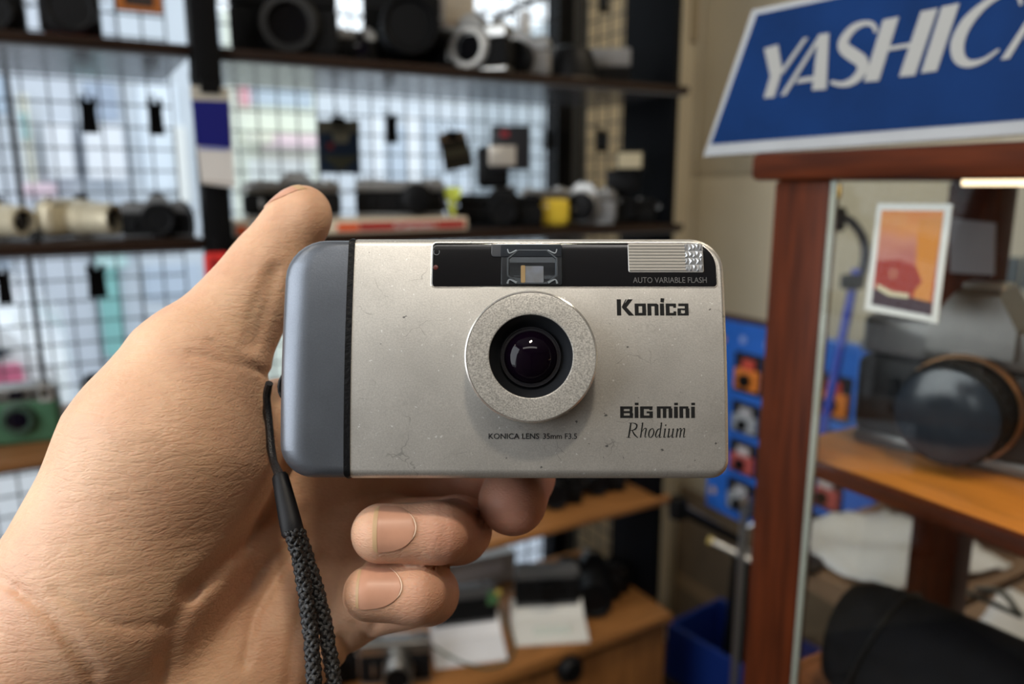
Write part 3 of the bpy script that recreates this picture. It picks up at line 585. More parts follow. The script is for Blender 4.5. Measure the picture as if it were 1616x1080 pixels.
# blue and white tag on the post
tg = hang_card('price_tag', 'royal blue and white price tag hanging on the black post', ((300, 135), (361, 139), (371, 297), (318, 290)), 1.128, mat('tag_white', (.74, .70, .66), .5),
    [('header', ((300, 135), (361, 139), (361.5, 160), (301, 158)), mat('tag_tan', (.50, .46, .38), .5)), ('blue_field', ((301.5, 158), (361, 160), (364.5, 234), (309, 230)), mat('royal_blue', (.004, .006, .155), .5)), ('small_print', ((314, 232), (360, 234), (360.3, 238), (314.3, 236)), mat('print_blue', (.25, .28, .55), .5)), ('fold', ((316, 284), (369, 288), (371, 292), (318, 290)), mat('tag_shadow', (.55, .50, .46), .5))], hook=False)
# red pouch beside the thumb
P = rect_y(318, 398, 366, 468, 1.14)
t = thing('red_pouch', 'bright red cloth pouch hanging on the post beside the thumb', 'pouch', ((P[0] + P[1]) / 2, 1.125, P[2]), (math.pi / 2, 0, 0)); w, h = P[1] - P[0], P[3] - P[2]
MB().rbox(-w / 2, w / 2, 0, h, -.010, .010, b=.008, r=.008, seg=4).build('pouch', mat('red_cloth', (.62, .02, .015), .7, bump=.4, bscale=300), t)
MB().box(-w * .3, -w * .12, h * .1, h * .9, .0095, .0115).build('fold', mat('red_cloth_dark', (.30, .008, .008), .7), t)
MB().tube([(0, h, 0), (0, h + .02, .003)], .002).build('loop', BLK, t)
# ------------------------------------------------------------------ glass cabinet beside the camera
XC = .45; YL = .400; YW = .048; CD = .235; YE = -.62
ZCT = EYE[2] + .004; ZSH = EYE[2] - .196; ZB = EYE[2] - .405
cab = thing('display_cabinet', 'red-brown wooden display cabinet with glass sides and an orange lit shelf', 'cabinet', (XC, YL, ZB - .06))
def cb(x0, x1, y0, y1, z0, z1, name, m, b=.0015, par=None, **kw):
    return MB().rbox(x0 - XC, x1 - XC, y0 - YL, y1 - YL, z0 - ZB + .06, z1 - ZB + .06, b=b, r=b, seg=2, n=2).build(name, m, par or cab, **kw)
cb(XC, XC + .012, YL - YW, YL, ZB - .06, ZCT, 'post', RWOOD, .003)
cb(XC + CD - .028, XC + CD, YL - YW, YL - .004, ZB - .06, ZCT, 'post', RWOOD, .003)
cb(XC, XC + .012, YE, YE + YW, ZB - .06, ZCT, 'post', RWOOD, .003)
cb(XC + CD - .028, XC + CD, YE, YE + YW, ZB - .06, ZCT, 'post', RWOOD, .003)
cb(XC - .006, XC + .034, YE - .01, YL + .018, ZCT, ZCT + .0195, 'top_rail', RWOODH, .004)
cb(XC + CD - .034, XC + CD + .006, YE - .01, YL + .018, ZCT, ZCT + .0195, 'top_rail', RWOODH, .004)
cb(XC + .034, XC + CD - .034, YL - .03, YL + .018, ZCT, ZCT + .0195, 'top_rail', RWOODH, .003)
cb(XC + .030, XC + CD - .030, YE, YL - .031, ZCT + .004, ZCT + .012, 'top_board', mat('pale_board', (.60, .52, .40), .5), .001)
cb(XC + .004, XC + .012, YE + YW, YL - YW, ZSH - .011, ZSH, 'shelf_edge', RWOODH, .001)
cb(XC + .012, XC + CD - .03, YE + .006, YL - .008, ZSH - .009, ZSH, 'shelf_board', HWOOD, .001)
cb(XC, XC + CD, YE, YL, ZB - .02, ZB, 'bottom_board', mat('brown_wood_floor', (.30, .10, .03), .4, var=.25, vscale=8, stretch=(14, 1.5, 14)), .002)
CG = glass('cabinet_glass', (.955, .965, .955), .06)
cb(XC + .0, XC + .0035, YE + YW, YL - YW - .0005, ZB, ZCT, 'glass_front', CG, .0004)
cb(XC + .013, XC + CD - .029, YL - .010, YL - .006, ZB, ZCT, 'glass_side', CG, .0004)
cb(XC + .0005, XC + .0030, YL - YW - .0042, YL - YW, ZB, ZCT, 'glass_edge', mat('green_grey_glass_edge', (.33, .35, .30), .25), .0003)
cb(XC + .003, XC + .006, YL - YW - .005, YL - YW, ZCT - .012, ZCT - .002, 'brass_clip', mat('brass', (.65, .42, .12), .3, .9), .0006)
# lamp strip under the top
ls = cb(XC + .036, XC + .060, YE + .05, YL - .115, ZCT - .004, ZCT + .004, 'lamp_strip', mat('lamp_strip_glow', (.9, .8, .6), .4, emit=(1.0, .78, .50), estr=2.2), .001, label='warm glowing lamp strip')
l_ = bpy.data.lights.new('cabinet_strip_light', 'AREA'); l_.energy = .9; l_.color = (1, .72, .42); l_.shape = 'RECTANGLE'; l_.size = .02; l_.size_y = .7
lo = bpy.data.objects.new('cabinet_strip_light', l_); COL.objects.link(lo); lo.location = (XC + .05, -.17, ZCT - .006)

# the blue enamel sign standing on the cabinet
sp0 = hit_plane(1110, 246, (0, 0, 0), (0, 0, 1)); d0 = ray(1110, 246); sp0 = EYE + d0 * (.62 / d0.dot(HD))
sdir = np.array([.157, -.988, 0]); sdir /= np.linalg.norm(sdir); snor = np.cross(sdir, ZU)          # faces the viewer
if snor.dot(EYE - sp0) < 0: snor = -snor
SGM = frame(sdir, ZU, snor, sp0); sg = thing('shop_sign', 'blue slanted enamel sign with pale lettering standing on the cabinet', 'sign'); sg.matrix_world = SGM
_si = np.array(SGM.inverted())
def sgp(px, py): p = hit_plane(px, py, sp0, snor); return tuple((_si @ np.append(p, 1))[:2])
outer = [sgp(1110, 247), sgp(1616, 211), sgp(1187, 16)]
du = (outer[1][0] - outer[0][0]); SL = .42
br = (SL, outer[0][1] + (outer[1][1] - outer[0][1]) / du * SL)
tl = outer[2]; t2 = sgp(1262, 0); sl_ = (t2[1] - tl[1]) / (t2[0] - tl[0]); tr = (SL + tl[0] - outer[0][0] + .03, 0); tr = (tr[0], tl[1] + sl_ * (tr[0] - tl[0]))
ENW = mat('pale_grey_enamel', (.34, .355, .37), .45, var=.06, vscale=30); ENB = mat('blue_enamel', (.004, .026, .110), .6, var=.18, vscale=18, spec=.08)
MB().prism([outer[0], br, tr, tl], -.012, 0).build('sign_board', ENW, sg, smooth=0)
ib = [sgp(1122, 228), sgp(1616, 189), sgp(1195, 23)]
k_ = (ib[1][1] - ib[0][1]) / (ib[1][0] - ib[0][0])
inn = [ib[0], (SL - .006, ib[0][1] + k_ * (SL - .006 - ib[0][0])), (tr[0] - .008, ib[2][1] + sl_ * (tr[0] - .008 - ib[2][0])), ib[2]]
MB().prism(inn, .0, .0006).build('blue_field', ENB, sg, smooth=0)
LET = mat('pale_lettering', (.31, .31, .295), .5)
def C(cx, cy): return sgp(1060 + cx / 2.7, cy / 2.7)
def letter(polys, ribs=()):
    m_ = MB()
    for i, p in enumerate(polys): m_.prism([C(*q) for q in p], .0006, .0012 + .00004 * i)
    for pts, ws in ribs:
        sc = np.linalg.norm(np.array(C(pts[0][0] + 10, pts[0][1])) - np.array(C(*pts[0]))) / 10
        m_.ribbon([C(*q) for q in pts], [w * sc for w in ws], .0006, .0012, sub=6)
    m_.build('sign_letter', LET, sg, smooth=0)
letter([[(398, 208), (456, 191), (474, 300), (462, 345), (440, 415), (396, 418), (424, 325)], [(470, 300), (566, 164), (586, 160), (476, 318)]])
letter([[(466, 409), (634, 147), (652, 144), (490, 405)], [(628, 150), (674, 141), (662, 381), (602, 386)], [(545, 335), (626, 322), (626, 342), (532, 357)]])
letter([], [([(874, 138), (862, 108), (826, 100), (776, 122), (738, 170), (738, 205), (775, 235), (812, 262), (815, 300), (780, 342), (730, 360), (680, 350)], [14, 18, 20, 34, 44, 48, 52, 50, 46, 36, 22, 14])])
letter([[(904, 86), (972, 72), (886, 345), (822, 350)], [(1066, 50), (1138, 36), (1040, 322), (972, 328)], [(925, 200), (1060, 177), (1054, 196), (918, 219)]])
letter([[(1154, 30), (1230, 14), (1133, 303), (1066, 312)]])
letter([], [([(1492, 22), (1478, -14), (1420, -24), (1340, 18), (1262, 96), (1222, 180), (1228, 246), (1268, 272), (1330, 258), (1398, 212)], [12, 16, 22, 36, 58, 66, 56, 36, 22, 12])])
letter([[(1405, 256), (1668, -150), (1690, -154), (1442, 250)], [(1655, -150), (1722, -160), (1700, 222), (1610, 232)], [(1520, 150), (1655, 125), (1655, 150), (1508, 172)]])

# card photograph taped inside the glass
pq = [(1385, 321), (1503, 322), (1479, 511), (1364, 489)]
PC = [hit_x(x, y, XC + .013) for x, y in pq]; pc = thing('photo_card', 'white bordered photograph of an orange-red car leaning inside the cabinet glass', 'photograph'); org = PC[3]
PM = frame((0, -1, 0), (0, 0, 1), (-1, 0, 0), org); pc.matrix_world = PM; _pi = np.array(PM.inverted())
def pp(px, py): p = hit_x(px, py, XC + .013); return tuple((_pi @ np.append(p, 1))[:2])
MB().prism([pp(*q) for q in (pq[3], pq[2], pq[1], pq[0])], -.0006, 0).build('card', mat('card_white', (.78, .77, .74), .5), pc, smooth=0)
pm_ = bpy.data.materials.new('printed_photo'); pm_.use_nodes = True; nt = pm_.node_tree; b_ = nt.nodes['Principled BSDF']; tc_ = nt.nodes.new('ShaderNodeTexCoord'); n_ = nt.nodes.new('ShaderNodeSeparateXYZ'); nz_ = nt.nodes.new('ShaderNodeTexNoise'); nz_.inputs['Scale'].default_value = 40; ad_ = nt.nodes.new('ShaderNodeMath'); ad_.operation = 'MULTIPLY_ADD'; ad_.inputs[1].default_value = .03
nt.links.new(tc_.outputs['Object'], n_.inputs[0]); nt.links.new(tc_.outputs['Object'], nz_.inputs['Vector']); nt.links.new(nz_.outputs[0], ad_.inputs[0]); nt.links.new(n_.outputs['Y'], ad_.inputs[2])
mr_ = nt.nodes.new('ShaderNodeMapRange'); mr_.inputs['From Min'].default_value = .015; mr_.inputs['From Max'].default_value = pp(1385, 321)[1] + .012; nt.links.new(ad_.outputs[0], mr_.inputs[0])
r_ = nt.nodes.new('ShaderNodeValToRGB'); nt.links.new(mr_.outputs[0], r_.inputs[0]); nt.links.new(r_.outputs[0], b_.inputs['Base Color']); b_.inputs['Roughness'].default_value = .3
e = r_.color_ramp.elements; e[0].position = 0; e[0].color = (.45, .10, .02, 1); e[1].position = 1; e[1].color = (.72, .22, .04, 1)
for p_, c_ in ((.30, (.52, .06, .03, 1)), (.50, (.50, .17, .14, 1)), (.68, (.62, .26, .18, 1)), (.86, (.74, .30, .09, 1))): q_ = e.new(p_); q_.color = c_
def prn(quad, m, name='print', z=.0004): return MB().prism([pp(*q) for q in quad], 0, z).build(name, m, pc, smooth=0)
prn([(1392, 332), (1490, 333), (1470, 498), (1376, 480)], pm_, 'print')
prn([(1379, 455), (1472, 478), (1470, 498), (1376, 480)], mat('print_dark', (.05, .02, .03), .3), 'print_shadow', .0006)
prn([(1384, 412), (1420, 410), (1446, 420), (1456, 445), (1436, 468), (1381, 456)], mat('print_red', (.36, .03, .014), .3), 'print_car', .0007)
prn([(1386, 448), (1408, 460), (1436, 464), (1434, 471), (1404, 467), (1385, 456)], mat('print_pale', (.70, .62, .42), .3), 'print_bumper', .0010)
a = pp(1411, 432); MB().ribbon([(a[0] + .0022 * math.cos(t), a[1] + .0027 * math.sin(t)) for t in [i * .7 for i in range(10)]], .0006, .0007, .0010).build('print_headlight', mat('print_tan', (.72, .42, .28), .3), pc)
prn([(1450, 345), (1488, 345), (1466, 495), (1442, 488)], mat('print_orange', (.68, .26, .05), .3), 'print_glow', .0005)

# the big camera on the cabinet shelf, leaning out of square
a = hit_z(1460, 800, ZSH)
big = slr('large silver topped black film camera on the orange shelf of the glass cabinet', (.537, .295, ZSH + .0006), math.radians(-77), .152, .126, top=mat('worn_grey_metal', (.15, .145, .14), .36, .7, var=.08, vscale=60), skin=mat('soft_black_leather', (.014, .014, .015), .42, bump=.4, bscale=700), lens='lens', lm=BLK, cap=mat('navy_gloss_cap', (.012, .018, .028), .22, coat=.3), lr=.275, ll=.28, lens_x=.0)
MB().lathe([(.0365, .002), (.0385, .002), (.0385, .008), (.0375, .010), (.0365, .010)], (0, .126 * .8 * .43, 0), 40, cap0=False, cap1=False).build('lens_ring', mat('orange_rim_light', (.42, .24, .13), .3, .9), big, smooth=25)  # added ring, its copper colour paints the orange light on the lens rim
# back card in the cabinet
cb_ = [hit_x(x, y, XC + CD - .040) for x, y in ((1500, 345), (1572, 352), (1570, 435), (1500, 430))]
t = thing('grey_card', 'grey card stuck on the back post inside the cabinet', 'card', tuple(cb_[3])); MB().prism([(-(p[1] - cb_[3][1]), p[2] - cb_[3][2]) for p in cb_], 0, .0012, frame((0, -1, 0), (0, 0, 1), (-1, 0, 0))).build('card', mat('grey_lilac_card', (.30, .29, .33), .5), t, smooth=0)
# lower compartment: black bag, white sheets, cable
p = hit_x(1440, 1045, XC + .06)
bag = thing('lens_pouch', 'dark padded lens pouch lying in the lower cabinet compartment', 'pouch', (.525, .262, ZB + .001), (0, 0, math.radians(-82)))
loops = []
for t_, r_ in ((-.095, .02), (-.09, .042), (-.07, .050), (0, .051), (.07, .048), (.09, .042), (.10, .02)):
    loops.append([(t_, r_ * .9 * math.cos(a), .052 + r_ * math.sin(a)) for a in [2 * math.pi * i / 28 for i in range(28)]])
MB().loft(loops).build('pouch', mat('dark_padded_cloth', (.0045, .005, .007), .8, spec=.1, var=.3, vscale=60, bump=.3, bscale=500), bag, smooth=50)
MB().tube([(-.06 + .06 * math.cos(a) * .2, .052 * math.sin(a) * .9, .0525 + .0505 * math.cos(a)) for a in [2 * math.pi * i / 24 for i in range(25)]], .002, 6).build('zip', BLK, bag)
MB().tube(smooth_line([(.08, .0, .095), (.10, .02, .06), (.11, .05, .01), (.07, .07, .004), (.02, .075, .004)], 6), .003, 6).build('strap', BLK, bag)
for i, (x, y, z, rz, lab) in enumerate(((XC + CD + .14, .30, ZB + .012, .2, 'white crumpled wrapping sheet beyond the cabinet beside its back post'), (.885, .56, ZB - .0605, -.1, 'white crumpled sheet seen through the glass left of the back post'), (1.10, .57, ZB - .0605, .1, 'greyish crumpled plastic sheet behind the white one on the side table'))):
    t = thing('wrapping_sheet', lab, 'paper', (x, y, z), (0, 0, rz)); n = 14; vs_ = []; rr = random.Random(i)
    for a in range(n + 1):
        for b in range(n + 1):
            vs_.append((-.085 + .17 * a / n, -.085 + .17 * b / n, .012 + .010 * math.sin(a * .45 + i * 2) * math.cos(b * .5 + a * .2) + rr.uniform(-.003, .003)))
    fs_ = [(a * (n + 1) + b, a * (n + 1) + b + 1, (a + 1) * (n + 1) + b + 1, (a + 1) * (n + 1) + b) for a in range(n) for b in range(n)]
    o = MB().add([(v[0] * (1.2, 1.25, 1.1)[i], v[1] * (1.2, 1.1, 1.1)[i], v[2] * (1, 1, 3)[i]) for v in vs_], fs_).build('sheet', [mat('white_wrap', (.66, .66, .67), .5), MATS['white_wrap'], mat('grey_wrap', (.30, .27, .22), .4)][i] if i else mat('white_wrap', (.66, .66, .67), .5), t, smooth=40)
    so = o.modifiers.new('thick', 'SOLIDIFY'); so.thickness = .0008
# table the wrapping stands on (behind the cabinet) and the table under the cabinet
tb_ = thing('counter_table', 'brown counter table carrying the glass cabinet', 'table', (.72, -.05, 0))
MB().rbox(-.30, .38, -.62, .485, ZB - .09, ZB - .061, b=.002, seg=1).build('tabletop', mat('dull_brown_top', (.20, .12, .07), .5, var=.2, vscale=8), tb_)
for sx_, sy_ in ((-.28, -.55), (.32, -.55), (-.26, .44), (.34, .44)): MB().rbox(sx_ - .025, sx_ + .025, sy_ - .025, sy_ + .025, 0, ZB - .09, b=.003, seg=1).build('leg', DWOOD, tb_)
o_ = bpy.data.objects['wrapping_sheet']; o_.location.z = ZB - .061
st2 = thing('side_table', 'small brown table beside the counter table carrying crumpled sheets', 'table', (.93, .56, 0))
MB().rbox(-.17, .30, -.115, .11, ZB - .09, ZB - .0612, b=.002, seg=1).build('tabletop', MATS['dull_brown_top'], st2)
for sx_, sy_ in ((-.14, -.09), (.27, -.09), (-.14, .08), (.27, .08)): MB().rbox(sx_ - .015, sx_ + .015, sy_ - .015, sy_ + .015, 0, ZB - .09, b=.002, seg=1).build('leg', DWOOD, st2)
cbp = [hit_x(x, y, XC + .30) for x, y in ((1540, 930), (1580, 935), (1606, 965), (1606, 1000), (1575, 1022), (1535, 1026), (1500, 1045), (1530, 1060), (1600, 1056))]
tag(MB().tube(smooth_line([np.array([p[0], p[1], max(p[2], ZB + .006)]) for p in cbp], 6), .0028, 8).build('cable', mat('grey_cable', (.16, .17, .15), .5)), 'grey cable looped over the white sheet in the cabinet', 'cable')

# ------------------------------------------------------------------ blue rack of toy cameras, its chrome stand, cardboard, and what stands below
YRK = 1.02
a = hit_y(1128, 812, YRK); b = hit_y(1400, 512, YRK)
RKX = 1.14
y0, y1 = y_at(1124, RKX, EYE[2] - .4), y_at(1398, RKX, EYE[2] - .3)
zt, zb_ = hit_x(1180, 512, RKX)[2], hit_x(1150, 815, RKX)[2]
rk = thing('blue_rack', 'bright blue card rack of boxed toy cameras beside the cabinet post', 'rack', (RKX, y0, zb_)); rk.matrix_world = frame((0, -1, 0), (0, 0, 1), (-1, 0, 0), (RKX, y0, zb_))
RW, RH = y0 - y1, zt - zb_
RB = mat('bright_blue_card', (.025, .16, .66), .45, var=.1, vscale=25)
MB().rbox(0, RW, 0, RH, -.02, 0, b=.001, seg=1).build('back_card', RB, rk)
rows = [(y_, h_) for y_, h_ in ((.045, .17), (.25, .17), (.455, .16), (.66, .20))]
cols = [(.155, .19), (.40, .19), (.66, .19)]
for ri, (y_, h_) in enumerate(rows):
    for ci, (x_, w_) in enumerate(cols):
        X0, Y0, wx, hy = x_ * RW, y_ * RH, w_ * RW, h_ * RH
        bx = MB().box(X0, X0 + wx, Y0, Y0 + hy, 0, .002).build('pocket', mat('pocket_dark', (.015, .015, .02), .4), rk, smooth=0)
        mcol = [mat('toy_grey', (.34, .36, .38), .4), mat('toy_red_white', (.50, .10, .09), .4), mat('toy_silver', (.38, .41, .44), .4), mat('toy_orange', (.75, .22, .03), .4)][ri]
        MB().rbox(X0 + wx * .14, X0 + wx * .95, Y0 + hy * .12, Y0 + hy * .62, .002, .012, b=.002, seg=2).build('toy_camera', mcol, bx)
        MB().lathe([(hy * .17, .010), (hy * .17, .020), (hy * .12, .021)], (X0 + wx * .55, Y0 + hy * .36, 0), 16).build('toy_lens', BLK, bx)
        MB().rbox(X0 + wx * .35, X0 + wx * .75, Y0 + hy * .60, Y0 + hy * .86, .002, .010, b=.002, seg=1).build('toy_top', [mat('toy_pale', (.5, .5, .52), .4), mat('toy_white', (.6, .55, .55), .4), mat('toy_pale', (.5, .5, .52), .4), mat('toy_red', (.62, .08, .05), .4)][ri], bx)
for x_, y_, c_ in ((.06, .90, (.75, .30, .06)), (.20, .92, (.30, .42, .80)), (.36, .92, (.30, .42, .80)), (.04, .66, (.25, .40, .85)), (.04, .50, (.3, .42, .8)), (.05, .10, (.60, .42, .20)), (.10, .24, (.55, .55, .60))):
    MB().lathe([(.008, 0), (.008, .001)], (x_ * RW, y_ * RH, 0), 14).build('round_sticker', mat('sticker_%d_%d' % (x_ * 100, y_ * 100), c_, .5), rk)
MB().rbox(-.0, RW * .4, RH - .001, RH + .010, -.02, -.004, b=.001, seg=1).build('header', mat('dark_red_header', (.05, .02, .02), .5), rk)
# chrome pole stand
pt = hit_x(1176, 797, 1.09); pb = pt.copy(); pb[2] = 0
st_ = thing('pole_stand', 'slim chrome pole stand rising in front of the blue rack', 'stand', tuple(pb))
MB().cyl((0, 0, .012), (0, 0, pt[2]), .0075, n=16).build('pole', mat('dull_chrome', (.38, .39, .40), .3, .9), st_); MB().lathe([(.0095, 0), (.0125, .006), (.011, .014), (.004, .019)], (0, 0, pt[2]), 20).build('knob', CHRB, st_)
MB().lathe([(.055, 0), (.055, .014), (.02, .018), (.012, .03)], n=40).build('base', BLK, st_)
zc = hit_x(1170, 880, 1.09)[2]; MB().cyl((-.03, .05, zc + .02), (.02, -.03, zc - .008), .006, n=10).build('side_arm', CHR, st_); MB().cyl((-.035, .058, zc + .023), (-.03, .05, zc + .02), .008, n=10).build('arm_tip', mat('yellow_tip', (.55, .42, .12), .4), st_)
MB().tube([(.0, 0, pt[2] - .05), (.02, -.02, pt[2] - .03), (RKX - pt[0] - .021, -.03, pt[2] - .01)], .003, 6).build('rack_hook', CHR, st_)
# cardboard sheet leaning against the wall
cbd = thing('cardboard_sheet', 'tall tan cardboard sheet leaning on the wall behind the pole stand', 'cardboard', (XR - .035, 1.30, .001), (0, math.radians(1.2), 0))
MB().rbox(-.006, .006, -.32, .28, 0, .60, b=.001, seg=1).build('sheet', mat('tan_cardboard', (.20, .14, .085), .8, var=.25, vscale=6), cbd)
MB().rbox(-.0075, -.0062, -.32, .28, .30, .34, b=.0003, seg=1).build('tape', mat('brown_tape', (.30, .20, .11), .3), cbd)
# dark shelf rail / tripod heap between
t = thing('tripod', 'folded black tripod lying across the gap beside the shelf end', 'tripod', (1.10, 1.06, EYE[2] - .66))
k = [hit_y(1070, 802, 1.10), hit_y(1090, 798, 1.12), hit_y(1160, 850, 1.06)]
for i in range(3):
    a = np.array(k[0]) + np.array([0, .018 * (i - 1), .006 * (i % 2)]); b = np.array(k[2]) + np.array([0, .03 * (i - 1), 0]); o_ = np.array(t.location)
    MB().cyl(tuple(a - o_), tuple(b - o_), .010, .008, 10).build('leg', BLK if i != 1 else GREYP, t)
MB().lathe([(.018, -.02), (.02, 0), (.016, .022)], tuple(np.array(k[0]) - np.array(t.location)), 20).build('head', BLK, t)
# table under the tripod and the rack: low dark cabinet
lc = thing('low_cabinet', 'dark low cabinet standing beside the shelf unit end', 'cabinet', (1.35, 1.13, 0))
MB().rbox(-.20, .06, -.24, .26, 0, .28, b=.004, seg=2).build('carcass', DWOOD, lc); MB().rbox(-.212, -.2, -.22, .24, .03, .26, b=.003, seg=1).build('door', DWOOD, lc); MB().cyl((-.225, -.2, .16), (-.21, -.2, .16), .008, n=12).build('knob', CHR, lc)
# blue crate and black tube on the floor side
cr = thing('storage_crate', 'dark blue plastic crate on the low cabinet', 'crate', (1.285, 1.14, .2805), (0, 0, .12)); k = MB()
MB().rbox(-.10, .10, -.15, .15, 0, .010, b=.003, seg=1).build('base', mat('royal_blue_plastic', (.01, .035, .22), .4), cr)
for q in ((-.10, -.09, -.15, .15), (.09, .10, -.15, .15), (-.09, .09, -.15, -.14), (-.09, .09, .14, .15)): MB().rbox(q[0], q[1], q[2], q[3], .008, .14, b=.002, seg=1).build('side', mat('royal_blue_plastic', (.01, .035, .22), .4), cr)
t = thing('umbrella_tube', 'short black tube with a pale tip leaning in the blue crate', 'tube', (1.27, 1.16, .302), (0, math.radians(10), .5)); MB().cyl((0, 0, 0), (0, 0, .30), .028, n=20).build('tube', BLK, t); MB().cyl((0, 0, .30), (0, 0, .312), .0285, n=20).build('cap', GREYP, t)
p = hit_y(905, 1062, 1.08); t = thing('door_knob', 'round dark knob on the front of the brown counter cabinet', 'knob', (p[0], 1.12, p[2]), (math.pi / 2, 0, 0)); MB().lathe([(.010, 0), (.010, .012), (.026, .020), (.028, .032), (.020, .042), (.006, .045)], n=28).build('knob', BLK, t)
# blue stand pole with a black clamp behind the cabinet's glass side
Pz = [hit_y(x, y, .60) for x, y in ((1352, 425), (1296, 695))]; o_ = np.array([Pz[1][0], Pz[1][1], 0])
t = thing('lamp_arm', 'blue tubular arm with a black clamp seen through the cabinet side glass', 'lamp arm', tuple(o_)); dr = (Pz[1] - Pz[0]); TZ = ZB - .0607; low = Pz[1] + dr * ((TZ + .006 - Pz[1][2]) / dr[2])
MB().cyl(tuple(Pz[0] - o_), tuple(low - o_), .0055, n=14).build('tube', mat('blue_tube', (.02, .05, .42), .35), t)
MB().lathe([(.032, 0), (.032, .006), (.010, .012)], (low[0] - o_[0], low[1] - o_[1], TZ), 28).build('base', BLK, t)
cp = [hit_y(x, y, .60) - o_ for x, y in ((1322, 340), (1340, 347), (1358, 368), (1366, 395), (1362, 425), (1352, 450))]
MB().tube(smooth_line(cp, 5), [.0045 + .0015 * min(1, i / 20) for i in range(26)], 10).build('curved_neck', mat('dark_neck', (.02, .022, .035), .4), t)
a = hit_y(1345, 446, .60) - o_; MB().rbox(a[0] - .014, a[0] + .014, a[1] - .008, a[1] + .008, a[2] - .008, a[2] + .010, b=.003, seg=2).build('clamp', BLK, t)
a = hit_y(1322, 346, .60) - o_; MB().rbox(a[0] - .006, a[0] + .006, a[1] - .008, a[1] + .008, a[2] - .014, a[2] + .014, b=.003, seg=2).build('clamp_head', BLK, t)
# cream glazed door in the right wall, beyond the cabinet
d0_, d1_ = y_at(1584, XR, EYE[2]), .0
dr_ = struct(MB().box(XR - .035, XR - .001, d1_, d0_, .0, 2.05).build('door_1', mat('cream_door_paint', (.62, .57, .45), .5), smooth=0))
for (a, b, c, d) in ((1588, 405, 1606, 462), (1583, 490, 1602, 525), (1619, 405, 1670, 462), (1615, 490, 1670, 525)):
    p, q = hit_x(a, b, XR - .035), hit_x(c, d, XR - .035); MB().box(XR - .042, XR - .034, q[1], p[1], q[2], p[2]).build('pane', mat('dark_pane', (.10, .12, .13), .1), dr_, smooth=0)
# ------------------------------------------------------------------ the held compact camera (foreground)
ZC = .198
RIG = frame(RT, UP, -FW, EYE + FW * ZC)
TILT = math.radians(-5.5)
CAMM = RIG @ Matrix.Rotation(TILT, 4, 'X')
_ci = np.array(CAMM.inverted())
def face(px, py, zo=0.0):
    d = ray(px, py); a = _ci @ np.append(EYE, 1); b = _ci[:3, :3] @ d
    k = (zo - a[2]) / b[2]; return a[0] + b[0] * k, a[1] + b[1] * k
cc = thing('compact_camera', 'silver and grey compact film camera with worn black lettering, held in the bare hand', 'camera')
cc.matrix_world = CAMM

